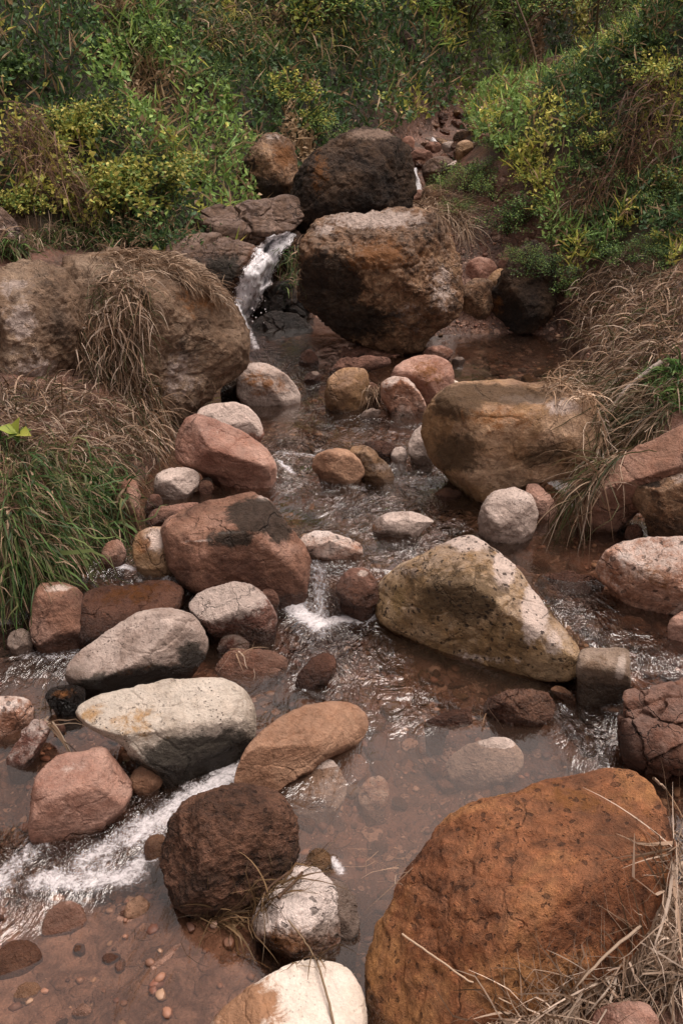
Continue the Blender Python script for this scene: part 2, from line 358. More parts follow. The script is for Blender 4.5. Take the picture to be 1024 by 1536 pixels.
    o = mesh(name, V, F, MAT[mat], cols={'patch': pc}, loc=C)
    if wet is None: wet = float(level(np.array([C[0]]), np.array([C[1]]))[0]) + .055
    o['wet_z'] = float(wet); tag(o, label, cat, group)
    addbvh(V, F); return o

# ------------------------------------------------------------------ the ground, one sheet
xs = np.concatenate([-np.geomspace(40, 2.4, 40), np.arange(-2.38, 2.6, .014), np.geomspace(2.62, 40, 40)])
ys = np.concatenate([-np.geomspace(12, .3, 18), np.arange(-.28, .8, .06), np.arange(.82, 6.6, .016), np.geomspace(6.62, 14, 120), np.geomspace(14.3, 60, 30)])
ys = np.unique(ys); GX, GY = np.meshgrid(xs, ys)
GZ = ground(GX, GY)
GV = np.stack([GX, GY, GZ], -1).reshape(-1, 3); GF = gridfaces(len(xs), len(ys))
def groundmat():
    a = NT('wet_gravel_and_soil'); geo = a.n('ShaderNodeNewGeometry'); P = geo.outputs['Position']
    ns = a.noise(P, 3.5, 8, .65, .4).outputs[0]; nf = a.noise(P, 60, 6, .7).outputs[0]
    soil = a.mix(a.mr(ns, .38, .62), lin('3c2a20'), lin('6e4c3e')); soil = a.mix(a.mr(nf, .5, .75), soil, lin('8a6656'))
    Wp = a.n('ShaderNodeVectorMath', operation='MULTIPLY_ADD'); a.put(Wp.inputs[0], a.noise(P, 14, 4).outputs[1]); Wp.inputs[1].default_value = (.05,) * 3; a.put(Wp.inputs[2], P)
    soil = a.mix(a.math('MULTIPLY', a.attr('slab').outputs['Fac'], .85), soil, a.mix(a.mr(a.noise(P, 13, 8, .7, .8).outputs[0], .36, .62), lin('6a4c3e'), lin('a37f6e'))); h = 0; col = soil = a.mix(a.math('MULTIPLY', a.attr('hill').outputs['Fac'], .9), soil, a.mix(a.mr(nf, .4, .65), lin('1c1d12'), lin('33381f')))
    for sc, th in ((19, .5), (42, .46), (95, .4)):
        v = a.voro(Wp.outputs[0], sc); cs = a.n('ShaderNodeSeparateColor'); a.put(cs.inputs[0], v.outputs['Color'])
        on = a.math('MULTIPLY', a.mr(v.outputs['Distance'], th - .07, th, 1, 0), a.mr(cs.outputs[2], .35, .42))
        r = a.n('ShaderNodeValToRGB'); e = r.color_ramp.elements; e[0].color = lin('3a261e'); e[1].color = lin('b09080'); x = e.new(.35); x.color = lin('5e3e30'); x = e.new(.7); x.color = lin('7a5642')
        a.put(r.inputs[0], cs.outputs[0]); k = a.attr('bed').outputs['Fac']
        on = a.math('MULTIPLY', on, a.mr(k, .05, .6)); col = a.mix(a.math('MULTIPLY', on, .8), col, r.outputs[0])
        dome = a.math('MULTIPLY', a.math('SUBTRACT', 1., v.outputs['Distance']), on); h = a.math('ADD', h, a.math('MULTIPLY', dome, 20 / sc))
    h = a.math('ADD', h, a.math('MULTIPLY', nf, .5)); n3 = a.noise(P, 220, 3).outputs[0]; h = a.math('ADD', h, a.math('MULTIPLY', n3, .12))
    col = a.mix(1, col, a.rgbval(a.mr(n3, .2, .8, .75, 1.25, False)), 'MULTIPLY')
    b = a.n('ShaderNodeBsdfPrincipled'); a.put(b.inputs['Base Color'], col); b.inputs['Roughness'].default_value = .45; b.inputs['Specular IOR Level'].default_value = .5
    a.put(b.inputs['Normal'], a.bump(h, .02)); a.put(a.out.inputs[0], b.outputs[0]); return a.m
bed = ss(0, .15, GZ.ravel() * 0 + np.minimum(GX - XL(GY), XR(GY) - GX).ravel() + .12)
hill = (np.maximum(ss(.05, .25, XL(GY) - GX) * ss(5.0, 5.5, GY), np.maximum(ss(.12, .4, GX - XR(GY)) * ss(4.6, 5.3, GY), ss(8.7, 9.2, GY)))).ravel(); bed = bed * (1 - hill); slab = (ss(.08, .2, -GX) * ss(-.02, .1, 1.56 - .1 * GX - GY)).ravel()
g = mesh('ground', GV, GF, groundmat(), attrs={'bed': bed * (1 - .75 * slab), 'hill': hill, 'slab': slab}); tag(g, kind='structure'); addbvh(GV, GF)

# ------------------------------------------------------------------ rocks
L_, D_, O_ = 0, 1, 2
UPD = -5
rock('boulder', 'huge rust orange boulder with dark pits filling the bottom right of the pool', 'boulder',
     [(553,1540),(556,1480),(562,1420),(600,1340),(640,1270),(672,1232),(760,1195),(850,1168),(930,1160),(972,1180),(1002,1222),(1008,1290),(985,1345),(960,1390),(930,1440),(880,1490),(800,1550),(700,1600),(600,1600)], 'rust', z=-.16, t=.75, q=2.6,
     fac=[(95,35,.5),(180,35,.6),(-30,40,.6),(30,30,.75)], rf=2, amp=.045, fr=1.8, patches=[(860,1200,160,30,O_,.5),(850,1480,140,60,D_,.25)])
rock('rock', 'smooth cream white rock with an ochre stain at the bottom edge of the photo', 'rock',
     [(290,1590),(320,1530),(350,1500),(400,1466),(465,1438),(515,1448),(543,1490),(550,1560),(520,1620),(400,1640)], 'white', z=-.1, t=.7, q=2.6, fac=[(80,35,.35),(150,40,.6)], rf=1, amp=.02, patches=[(360,1520,55,70,O_,.9),(510,1480,60,40,L_,.5)])
rock('rock', 'chunky pinkish white rock with a reddish hollow under it, left of the rust boulder', 'rock',
     [(377,1385),(392,1350),(420,1325),(443,1303),(478,1306),(500,1330),(507,1370),(508,1415),(480,1437),(440,1438),(412,1425),(385,1405)], 'pinkw', z=-.06, t=.9, fac=[(100,40,.4),(-60,50,.4)], rf=4, amp=.08, fr=2.2, rid=.03, patches=[(445,1345,75,52,L_,1.4),(430,1415,60,26,O_,.7),(405,1420,18,16,D_,1.1)])
rock('stone', 'small tan stone behind the chunky pinkish white rock, a foam patch beside it', 'stone',
     [(458,1300),(462,1280),(478,1271),(494,1280),(497,1300),(485,1312),(465,1312)], 'tan', z=-.02, t=.9)
rock('stone', 'dull beige half submerged stone touching the right side of the pinkish white rock', 'stone',
     [(488,1340),(500,1318),(522,1330),(540,1380),(535,1405),(510,1415),(490,1390)], 'dgrey', z=-.05, t=.8, wet=.2)
rock('boulder', 'dark brown knobbly rounded rock with deep hollows beside the white water', 'boulder',
     [(247,1300),(246,1265),(262,1225),(300,1190),(345,1180),(395,1184),(425,1200),(440,1230),(441,1270),(436,1300),(410,1330),(385,1352),(340,1368),(290,1368),(258,1348)], 'lump', z=-.06, t=.95, q=2.5, rf=4, amp=.06, fr=2.0, rid=.045, wet=-.02)
rock('stone', 'little round orange stone between the pink block and the grey white boulder', 'stone',
     [(193,1175),(200,1155),(218,1148),(238,1156),(246,1172),(232,1190),(205,1192)], 'orange', z=-.03, t=.9, wet=-.03)
rock('rock', 'flat topped pink sandstone block near the left edge above the white water', 'rock',
     [(45,1250),(48,1210),(54,1165),(85,1135),(125,1127),(155,1120),(172,1140),(195,1172),(198,1190),(185,1215),(150,1240),(90,1258),(50,1262)], 'pink', z=-.05, t=.85, q=3, fac=[(100,45,.25),(15,50,.3),(-90,35,.5)], rf=1, amp=.03, wet=-.05, patches=[(110,1150,60,25,L_,.35),(100,1195,60,16,D_,.28)])
rock('boulder', 'grey white speckled boulder with a dark wet base left of the pool', 'boulder',
     [(118,1073),(128,1055),(160,1040),(210,1032),(290,1018),(335,1020),(365,1035),(380,1060),(382,1090),(370,1125),(340,1150),(290,1165),(240,1163),(205,1140),(180,1112),(140,1095)], 'grey', z=-.06, t=.75, q=2.4, fac=[(100,35,.4),(-70,45,.4)], rf=1, amp=.035, wet=.05, patches=[(200,1085,60,30,O_,.5),(140,1075,30,20,O_,.5),(300,1135,85,30,D_,1.35)])
rock('boulder', 'smooth pinkish grey tapering boulder with a dark wet underside at the left', 'boulder',
     [(96,1012),(105,990),(150,955),(178,938),(210,918),(250,913),(285,920),(305,945),(312,970),(298,998),(260,1018),(215,1030),(160,1040),(115,1035)], 'dgrey', z=-.03, t=.75, q=2.2, fac=[(120,30,.5),(-80,50,.4)], rf=1, amp=.03, wet=.07, patches=[(200,1025,100,20,D_,1.35),(290,990,22,30,D_,1.),(240,935,60,20,L_,.35),(185,1000,50,22,O_,.3)])
rock('rock', 'half submerged smooth orange tan rock sloping into the middle of the pool', 'rock',
     [(348,1200),(362,1140),(380,1110),(415,1080),(460,1058),(515,1052),(545,1068),(552,1090),(540,1115),(490,1140),(440,1170),(400,1198),(362,1215)], 'orange', z=-.06, t=.55, q=2.2, fac=[(110,30,.6)], rf=1, amp=.025, wet=-.03, yaw=.8)
rock('rock', 'red rock with a cracked white top between the long brown and the pinkish grey boulder', 'rock',
     [(282,908),(300,890),(325,880),(372,873),(392,888),(400,900),(415,928),(412,948),(385,962),(350,960),(318,955),(300,935)], 'redw', z=.0, t=.9, fac=[(120,40,.35),(-30,40,.4)], rf=3, amp=.05, rid=.02, patches=[(335,900,52,30,L_,1.3)])
rock('stone', 'small knobbly brown stone tucked behind the red rock with a cracked white top', 'stone', [(388,900),(395,883),(412,885),(420,902),(415,915),(400,918)], 'red', z=.03, t=.9)
rock('stone', 'small pale stone in front of the red rock with a cracked white top', 'stone', [(326,972),(335,955),(355,951),(374,963),(372,976),(350,982),(330,981)], 'redw', z=-.01, t=.8)
rock('stone', 'palm sized rusty stone wedged between the two pale speckled boulders', 'stone', [(163,1038),(168,1026),(180,1024),(188,1034),(182,1043),(168,1044)], 'red', z=-.02, t=.8)
rock('boulder', 'long brown boulder with a white vein and dark green stain beside the small cascade', 'boulder',
     [(245,795),(255,778),(300,757),(350,745),(382,740),(402,752),(425,785),(450,812),(472,838),(470,870),(452,898),(420,905),(380,893),(320,893),(280,883),(255,845)], 'brown', z=.02, t=.75, q=2.5, fac=[(100,50,.3),(15,45,.5),(-75,30,.5)], rf=2, amp=.045, wet=.06,
     patches=[(385,775,42,28,D_,1.2),(350,808,40,14,D_,.9),(420,800,24,22,D_,.8),(300,812,45,3,L_,.5),(345,800,30,3,L_,.5),(395,748,14,8,L_,.7),(440,820,14,20,L_,.3)])
rock('boulder', 'smooth rounded reddish pink boulder on the left shore under the giant earthy boulder', 'boulder',
     [(265,690),(266,655),(280,628),(300,622),(345,640),(375,655),(400,675),(415,702),(405,722),(375,728),(330,715),(285,703)], 'pink', z=.1, t=.85, q=2.4, fac=[(60,40,.5),(170,40,.5)], rf=1, amp=.025, wet=.1, patches=[(340,645,50,8,L_,.3)])
rock('rock', 'white topped rock lying behind the smooth rounded reddish pink boulder', 'rock',
     [(290,640),(300,612),(330,604),(370,608),(392,632),(396,655),(370,672),(320,670)], 'pink', z=.13, t=.6, amp=.03, patches=[(355,622,60,28,L_,1.4)], wet=.1)
rock('stone', 'blocky grey pink stone below the drooping dry grass on the left bank', 'stone', [(232,738),(234,712),(255,703),(285,703),(299,712),(296,730),(275,748),(245,750)], 'dgrey', z=.1, t=.9, fac=[(90,50,.3)], wet=.1)
rock('stone', 'small brown stone right beside the blocky grey pink stone on the left bank', 'stone', [(297,735),(300,722),(314,720),(322,733),(312,742),(300,742)], 'brown', z=.1, wet=.08)
rock('rock', 'cream and ochre wet stone at the left end of the long brown boulder', 'rock', [(200,830),(203,805),(218,792),(250,790),(268,800),(275,840),(258,858),(225,858),(204,850)], 'tan', z=.08, t=.8, amp=.03, wet=.12, patches=[(235,810,28,20,L_,.9),(215,815,14,22,O_,.7)])
rock('rock', 'upright brown rock half hidden by drooping grass on the left bank', 'rock', [(172,770),(176,730),(192,716),(206,722),(210,760),(206,785),(185,790)], 'brown', z=.12, t=.9, rid=.04, wet=.1)
rock('stone', 'dark brown stone below the blocky grey pink stone', 'stone', [(216,765),(225,742),(240,742),(246,760),(236,772),(220,774)], 'red', z=.11)
rock('rock', 'flat dark red stone at the water edge left of the long brown boulder', 'rock', [(218,785),(228,765),(260,757),(300,752),(290,770),(250,790),(225,792)], 'red', z=.1, t=.5, wet=.16)
rock('stone', 'brown stone under the long green grass beside the cream and ochre wet stone', 'stone', [(150,840),(158,815),(178,808),(190,825),(186,845),(165,852)], 'brown', z=.1, wet=.16)
rock('stone', 'flat rounded pink brown stone with a pale crest just above the small cascade', 'stone',
     [(448,815),(455,800),(475,795),(510,803),(540,815),(545,828),(530,840),(490,838),(460,832)], 'pinkw', z=.1, t=.7, amp=.03, wet=.13, patches=[(478,800,25,7,L_,.8)])
rock('stone', 'round dark red brown stone at the right of the small cascade', 'stone', [(504,890),(508,870),(530,852),(552,855),(568,880),(565,905),(545,917),(515,908)], 'red', z=.03, t=.9, wet=.12, rid=.05, patches=[(543,861,8,5,L_,.9)])
rock('stone', 'low white stone breaking the riffle in midstream', 'stone', [(548,790),(575,772),(600,767),(630,770),(660,785),(655,798),(620,805),(570,802)], 'dgrey', z=.08, t=.5, amp=.03, wet=.13, patches=[(600,780,40,12,L_,.5),(555,792,20,10,O_,.6)])
rock('stone', 'ochre loaf shaped stone in midstream beside a small run of foam', 'stone', [(468,705),(472,685),(490,675),(520,674),(540,690),(548,712),(530,724),(490,722)], 'orange', z=.1, t=.85, wet=.13, amp=.03)
rock('rock', 'low wet tan slab lying just behind the ochre loaf shaped stone', 'rock', [(515,690),(525,672),(550,668),(575,690),(600,712),(590,722),(560,722),(530,705)], 'tan', z=.1, t=.6, wet=.22, patches=[(570,700,20,10,L_,.5)])
rock('stone', 'dark red rounded wet stone behind the low wet tan slab', 'stone', [(535,672),(555,661),(585,664),(600,682),(590,692),(565,684)], 'red', z=.12, t=.7, wet=.25)
rock('stone', 'little pale stone touching the dark red wet stone in midstream', 'stone', [(585,685),(590,673),(602,670),(612,680),(608,692),(592,693)], 'dgrey', z=.12, wet=.1)
rock('stone', 'grey pink upright stone leaning on the left side of the broad tan boulder', 'stone', [(610,680),(615,655),(632,637),(648,640),(655,670),(650,692),(630,696)], 'dgrey', z=.12, t=.8, wet=.17)
rock('boulder', 'broad tan boulder with an olive stain and pale ridge in front of the straw bank', 'boulder',
     [(638,650),(642,620),(662,590),(690,576),(740,573),(800,574),(850,577),(880,592),(893,620),(900,655),(893,690),(860,712),(800,722),(760,740),(735,748),(700,728),(665,705),(648,685)], 'tan', z=.09, t=.85, q=2.6, fac=[(90,55,.35),(-60,35,.45),(200,45,.5),(0,50,.6)], rf=1, amp=.035, wet=.13,
     patches=[(740,592,95,16,D_,1.0),(690,605,45,30,D_,1.0),(790,600,60,12,L_,.55),(840,610,30,16,L_,.7),(750,630,70,22,O_,.6),(690,680,40,36,D_,.85),(820,680,60,26,D_,.6)])
rock('boulder', 'pointed olive and cream pitted boulder in the centre right of the stream', 'boulder',
     [(562,910),(570,878),(600,850),(640,832),(680,812),(705,803),(728,815),(755,835),(785,868),(825,925),(862,968),(870,1000),(845,1022),(790,1012),(730,1000),(680,985),(640,968),(600,950),(572,935)], 'olive', z=-.06, yaw=-.4, t=.8, q=2.7, fac=[(45,50,.3),(100,45,.5),(-95,30,.45),(170,40,.6)], rf=1, amp=.035, wet=-.03,
     patches=[(755,850,16,34,L_,1.2),(800,915,18,40,L_,1.3),(700,815,34,14,L_,1.),(830,960,20,25,L_,.6),(690,890,85,48,D_,.8),(600,900,14,30,O_,.7),(620,860,40,16,L_,.4),(720,985,90,10,L_,.4)])
rock('stone', 'rounded pinkish grey stone standing in water in front of the broad tan boulder', 'stone', [(717,790),(722,760),(740,738),(770,732),(795,742),(806,770),(800,798),(775,812),(735,812)], 'dgrey', z=.07, t=.85, q=2.5, wet=.12, patches=[(755,775,20,16,L_,.4)])
rock('stone', 'small pointed reddish rock behind the rounded pinkish grey stone', 'stone', [(788,750),(790,725),(800,719),(815,735),(830,750),(840,775),(815,778),(798,770)], 'pink', z=.1, t=.8, fac=[(90,50,.3)], wet=.1)
rock('rock', 'large red brown slab under the fringe of dry grass on the right bank', 'rock',
     [(843,760),(855,735),(880,715),(930,685),(990,655),(1060,620),(1075,700),(1000,745),(945,775),(900,797),(872,790),(855,778)], 'brown', z=.13, t=.6, q=2.8, fac=[(120,45,.3),(-70,40,.4)], rf=2, amp=.04, wet=.14)
rock('rock', 'jagged brown rock on top of the slab at the right edge', 'rock',
     [(943,730),(965,714),(1000,702),(1050,695),(1080,780),(1040,812),(990,805),(965,775),(950,755)], 'crust', z=.17, t=.8, q=3, fac=[(120,50,.25),(-150,45,.35)], rf=2, amp=.05, rid=.03, wet=UPD, patches=[(975,725,18,8,D_,.9),(1010,715,40,14,L_,.5)])
rock('rock', 'small dark rock hidden in the gap under the jagged brown rock', 'rock', [(935,805),(940,790),(955,785),(965,800),(958,815),(940,815)], 'red', z=.12, t=.8)
rock('boulder', 'tan mottled boulder with cracks at the right edge of the stream', 'boulder',
     [(893,852),(905,830),(935,812),(985,806),(1050,806),(1060,900),(1020,918),(975,913),(935,897),(905,875)], 'pinkw', z=.07, t=.8, q=2.6, rf=2, amp=.04, wet=.1, fac=[(110,40,.5)], patches=[(930,845,50,30,L_,.35),(980,860,50,40,O_,.45)])
rock('stone', 'squared grey brown block of stone right of the pointed olive boulder', 'block', [(867,1036),(868,974),(904,973),(942,973),(943,1005),(943,1037),(904,1038)], 'block', z=.05, t=.95, q=7, rf=0, fac=[(90,50,.45),(-90,40,.5)], amp=.01, rid=0, cell=0, wet=.09, patches=[(930,1000,8,28,L_,.7),(895,1000,26,26,O_,.55)])
rock('rock', 'fractured red brown rock split into blocks at the right edge below the square block', 'rock',
     [(928,1105),(930,1055),(938,1035),(975,1028),(1040,1012),(1080,1060),(1070,1150),(1010,1160),(960,1150),(935,1135)], 'crack', z=-.08, t=.85, q=4, rf=1, amp=.03, cell=.13, fac=[(90,50,.35)], wet=-.04)
rock('rock', 'wet dark red layered rock half sunk in front of the pointed olive boulder', 'rock', [(718,1060),(735,1045),(780,1033),(815,1038),(832,1058),(826,1080),(790,1090),(740,1082)], 'crack', z=-.02, t=.7, amp=.05, rid=.04, wet=.1, cell=.05)
rock('stone', 'thin tan elongated stone left of the squared block', 'stone', [(824,1035),(832,1028),(848,1032),(862,1046),(870,1058),(858,1058),(840,1048)], 'orange', z=.0, t=.7)
rock('rock', 'flat reddish rock barely under water left of the wet dark layered rock', 'rock', [(628,1090),(660,1070),(700,1062),(722,1066),(715,1082),(680,1094),(640,1104)], 'red', z=-.03, t=.35, wet=.1)
rock('rock', 'broad beige submerged rock in the still pool', 'rock', [(660,1160),(680,1130),(720,1110),(760,1105),(783,1130),(782,1155),(750,1178),(700,1182)], 'dgrey', z=-.10, t=.4, amp=.03, wet=-.3)
rock('rock', 'roundish beige submerged rock in the middle of the pool', 'rock', [(425,1190),(435,1150),(470,1138),(505,1145),(520,1180),(508,1215),(470,1230),(435,1220)], 'dgrey', z=-.10, t=.4, wet=-.3)
rock('stone', 'pale triangular submerged stone right of the roundish beige submerged rock', 'stone', [(535,1205),(545,1175),(565,1160),(583,1175),(582,1205),(562,1222)], 'pinkw', z=-.12, t=.4, wet=-.3)
rock('stone', 'dim brown submerged stone behind the pale triangular submerged stone', 'stone', [(505,1165),(515,1135),(540,1130),(552,1150),(540,1175),(518,1182)], 'brown', z=-.12, t=.4, wet=-.3)
rock('rock', 'brown red pointed rock under rippled water below the small cascade', 'rock', [(440,1028),(455,1000),(480,978),(502,985),(505,1005),(490,1025),(455,1035)], 'red', z=-.04, t=.5, wet=.1, fac=[(90,40,.4)])
rock('rock', 'flat pink submerged slab below the red rock with a cracked white top', 'rock', [(318,1000),(335,978),(380,972),(430,985),(430,1015),(395,1035),(345,1030)], 'pink', z=-.05, t=.25, wet=.1)
rock('boulder', 'giant cracked tan boulder with crusty overhang beside the waterfall', 'boulder',
     [(450,410),(458,365),(478,338),(510,322),(560,320),(600,314),(640,320),(665,340),(680,375),(690,425),(688,455),(670,485),(645,500),(628,525),(590,530),(560,515),(530,508),(495,490),(465,465),(452,440)], 'crust', z=.14, t=.85, q=2.6, fac=[(95,50,.35),(20,40,.6),(-90,35,.5)], rf=2, amp=.06, fr=2, rid=.05, wet=.1,
     patches=[(560,330,80,16,L_,.8),(490,345,30,16,L_,.5),(495,430,46,46,D_,1.3),(520,480,70,28,D_,1.1),(640,350,26,22,D_,.5),(600,470,60,40,L_,.35),(570,385,70,30,O_,.6),(660,430,25,50,L_,.5)])  # strong dark patches at lower left paint the shade of underside hollows
rock('boulder', 'very dark mossy boulder resting behind the giant cracked tan boulder', 'boulder',
     [(432,330),(438,290),(455,250),(480,222),(512,200),(545,195),(585,200),(610,222),(620,262),(615,310),(600,345),(540,355),(480,370),(445,365)], 'dark', y=5.95, t=.8, q=2.5, fac=[(100,40,.5),(0,45,.5)], rf=2, amp=.07, fr=2, rid=.03, wet=UPD, patches=[(560,202,40,9,L_,.8),(480,260,20,40,O_,.5)])
rock('boulder', 'brown boulder at the foot of the green hillside left of the dark mossy boulder', 'boulder',
     [(352,290),(354,262),(375,225),(395,203),(415,200),(438,212),(444,240),(450,285),(430,302),(380,305)], 'crust', y='g', g0=5.6, t=.8, q=2.5, fac=[(70,45,.4),(200,40,.5)], rf=2, amp=.07, rid=.03, wet=UPD, patches=[(425,235,22,22,O_,.7),(390,285,40,24,D_,.95),(375,250,20,22,D_,.6),(410,206,15,6,L_,.5)])
rock('rock', 'upper grey pink ledge rock beside the top of the waterfall', 'ledge',
     [(268,352),(290,325),(335,308),(345,305),(400,298),(445,290),(455,330),(430,352),(405,362),(385,400),(330,395),(285,370)], 'ledge', y=5.62, t=.7, q=3.2, fac=[(95,50,.3),(-60,40,.5)], rf=2, amp=.04, cell=.09, wet=UPD)
rock('rock', 'lower dark layered ledge rock left of the waterfall', 'ledge',
     [(245,385),(262,362),(300,350),(345,355),(385,368),(400,392),(385,430),(365,470),(310,470),(260,430)], 'ledge', y=5.3, t=.7, q=3, fac=[(95,45,.3),(-60,40,.4)], rf=2, amp=.05, cell=.05, rid=.03, wet=UPD, patches=[(335,405,38,28,D_,.8)])
rock('rock', 'brown rock hump right under the waterfall lip', 'rock', [(392,420),(398,380),(420,350),(448,345),(462,380),(460,430),(430,445)], 'ledge', y=5.6, t=.5, amp=.05, cell=.04, wet=5)
rock('rock', 'shiny black fractured wet rock right of the waterfall', 'rock', [(375,470),(385,435),(420,420),(460,425),(470,470),(455,485),(400,485)], 'black', y=5.45, t=.7, q=3.5, cell=.12, amp=.04, wet=UPD)
rock('rock', 'black flat wet rock at the foot of the waterfall', 'rock', [(380,510),(383,482),(410,468),(450,470),(470,500),(462,522),(410,525)], 'black', y=5.2, t=.7, q=3.5, cell=.1, amp=.04, wet=UPD)
rock('rock', 'grey brown wedge rock at the right foot of the giant earthy boulder', 'rock', [(355,600),(357,565),(375,545),(400,545),(430,562),(450,590),(448,602),(400,606)], 'dgrey', z=.12, t=.8, q=2.8, fac=[(90,50,.4)], amp=.04, wet=.13, patches=[(395,575,50,30,O_,.5)])
rock('rock', 'grey brown angular rock left of the cracked pink rock in midstream', 'rock', [(488,608),(490,572),(505,556),(530,551),(551,556),(552,600),(540,615),(500,616)], 'tan', z=.13, t=.8, q=3, fac=[(90,45,.4)], amp=.05, rid=.02, wet=.15)
rock('rock', 'cracked pale pink rock in midstream in front of the low red brown mound', 'rock', [(572,600),(570,575),(590,563),(612,568),(630,590),(640,612),(625,622),(590,620)], 'pinkw', z=.13, t=.8, q=2.8, amp=.05, cell=.03, wet=.15)
rock('rock', 'low red brown mound rock behind the cracked pale pink rock', 'rock', [(585,570),(595,548),(620,535),(650,532),(676,545),(680,575),(665,598),(630,600)], 'pink', z=.14, t=.8, q=2.5, fac=[(90,50,.5)], amp=.03, wet=.13, patches=[(640,560,40,30,O_,.5)])
rock('stone', 'little brown upright stone wearing a tuft of straw', 'stone', [(543,600),(545,578),(556,572),(568,580),(570,605),(558,614),(546,612)], 'brown', z=.13, t=.8)
rock('stone', 'flat grey lying stone below the stone with a tuft of straw', 'stone', [(538,620),(545,615),(570,614),(575,620),(565,626),(542,627)], 'dgrey', z=.13, t=.7, q=3)
rock('stone', 'flat pinkish stone under the right corner of the giant cracked tan boulder', 'stone', [(632,535),(640,522),(660,518),(678,520),(680,532),(668,542),(645,543)], 'pink', z=.15, t=.7, q=2.8)
rock('stone', 'small flat brown stone below the giant cracked tan boulder', 'stone', [(513,538),(518,530),(545,528),(550,534),(540,541),(518,543)], 'red', z=.15, t=.7, q=2.8)
rock('stone', 'small red pointed stone in the shallows below the black wet rocks', 'stone', [(447,545),(452,530),(464,523),(476,535),(478,545),(462,548)], 'red', z=.15, t=.7)
rock('stone', 'small stone with a white spot in the shallows', 'stone', [(455,570),(460,560),(475,556),(482,565),(478,574),(462,575)], 'red', z=.15, patches=[(473,559,6,4,L_,1)])
rock('stone', 'white stone peeking over the left shoulder of the broad tan boulder', 'stone', [(655,590),(665,575),(680,570),(690,575),(688,590),(670,600)], 'white', y=4.2, t=.8, wet=UPD)
rock('stone', 'low grey stone in still water right of the flat pinkish stone', 'stone', [(676,545),(680,536),(692,535),(698,541),(692,547)], 'dgrey', z=.15)
rock('boulder', 'giant earthy brown boulder capped with dry grass on the left bank', 'boulder',
     [(90,640),(70,560),(75,450),(95,395),(140,380),(200,376),(260,384),(300,402),(335,435),(365,480),(373,520),(366,555),(330,582),(290,610),(262,632),(245,640),(200,650),(140,655)], 'giant', z=.12, t=.8, q=2.6, fac=[(90,55,.35),(-45,40,.45),(20,40,.4)], rf=4, amp=.06, fr=2.0, rid=.035, wet=UPD,
     patches=[(270,560,40,60,L_,.5),(280,520,36,24,D_,.5),(300,450,50,40,O_,.5),(160,395,40,20,L_,.3)])
rock('boulder', 'pale lichen crusted boulder at the left edge beside the giant earthy boulder', 'boulder',
     [(-70,640),(-60,500),(-30,420),(30,395),(90,400),(120,440),(125,500),(120,570),(90,620),(30,640)], 'giant', z=.28, t=.7, q=2.6, fac=[(90,55,.3),(-60,40,.4)], rf=3, amp=.08, rid=.05, wet=UPD, patches=[(30,480,25,40,L_,.6),(50,560,40,40,L_,.6),(20,430,40,16,L_,.5),(100,590,30,16,L_,.5),(70,430,40,30,D_,.4),(90,500,20,60,D_,.5)])
rock('rock', 'grey streaked rock poking in at the left edge below the yellow green bush', 'rock', [(-50,400),(-40,330),(0,308),(25,335),(45,375),(30,395)], 'ledge', y=4.9, t=.8, q=2.8, wet=UPD, rid=.03, patches=[(10,360,20,30,L_,.5)])
rock('rock', 'wet brown ledge rock under the green grass with water sliding down its right side', 'rock', [(48,965),(50,905),(60,878),(90,873),(122,885),(128,925),(128,968),(80,975)], 'brown', z=.0, t=.85, q=3.4, fac=[(90,50,.35)], rf=2, amp=.05, rid=.02, wet=.05, patches=[(85,882,28,8,L_,.6)])
rock('rock', 'dark slick rock face under the sliding sheet of water', 'rock', [(118,965),(122,905),(135,885),(195,878),(250,870),(275,885),(262,925),(200,955),(150,970)], 'red', z=.0, t=.7, q=3, fac=[(90,45,.3)], rf=1, amp=.04, wet=5, patches=[(200,890,70,20,O_,.6),(130,920,20,30,O_,.3)])
rock('rock', 'rusty red rock between the sliding water and the pinkish grey boulder', 'rock', [(222,915),(232,885),(255,870),(275,880),(278,905),(255,925)], 'brown', z=.02, t=.7, wet=.1)
rock('stone', 'dull grey round stone in shadow under the overhanging green grass', 'stone', [(10,970),(14,950),(32,942),(50,952),(50,972),(30,980)], 'dgrey', z=.0, wet=.1)
rock('rock', 'pale pitted rock cut by the left edge below the dark pool', 'rock', [(-30,1100),(-30,1055),(0,1045),(38,1046),(50,1062),(48,1082),(30,1098),(0,1104)], 'pinkw', z=-.02, t=.8, q=2.6, wet=-.04, patches=[(10,1060,40,15,L_,.5)])
rock('rock', 'long reddish rock with white scabs below the pale pitted rock', 'rock', [(5,1145),(25,1115),(48,1082),(60,1068),(75,1075),(76,1095),(60,1125),(35,1150)], 'redw', z=-.04, t=.7, amp=.04, wet=-.02)
rock('rock', 'dark brown wet rock between the dark pool and the grey white boulder', 'rock', [(66,1045),(78,1032),(105,1027),(128,1033),(127,1055),(112,1076),(85,1070)], 'black', z=-.03, t=.85, amp=.05, patches=[(95,1040,25,10,O_,.5)], wet=.05)
rock('stone', 'small brown stone left of the tip of the grey white boulder', 'stone', [(80,1098),(84,1086),(96,1086),(100,1096),(92,1103)], 'red', z=-.03, wet=.05)
rock('stone', 'flat grey pink stone at the bottom edge amid straw', 'stone', [(880,1550),(895,1515),(930,1503),(970,1508),(988,1530),(985,1580),(900,1590)], 'pink', z=.12, t=.7, wet=UPD)
rock('rock', 'embedded pinkish flat rock in the shallow gravel at the bottom left', 'rock', [(60,1400),(70,1370),(95,1350),(125,1358),(130,1385),(110,1402),(80,1408)], 'pink', z=-.07, t=.25, wet=-.03)
rock('rock', 'embedded tan rock in the shallow gravel below the white water', 'rock', [(185,1385),(190,1355),(210,1342),(228,1358),(225,1390),(205,1402)], 'orange', z=-.07, t=.3, wet=-.03)
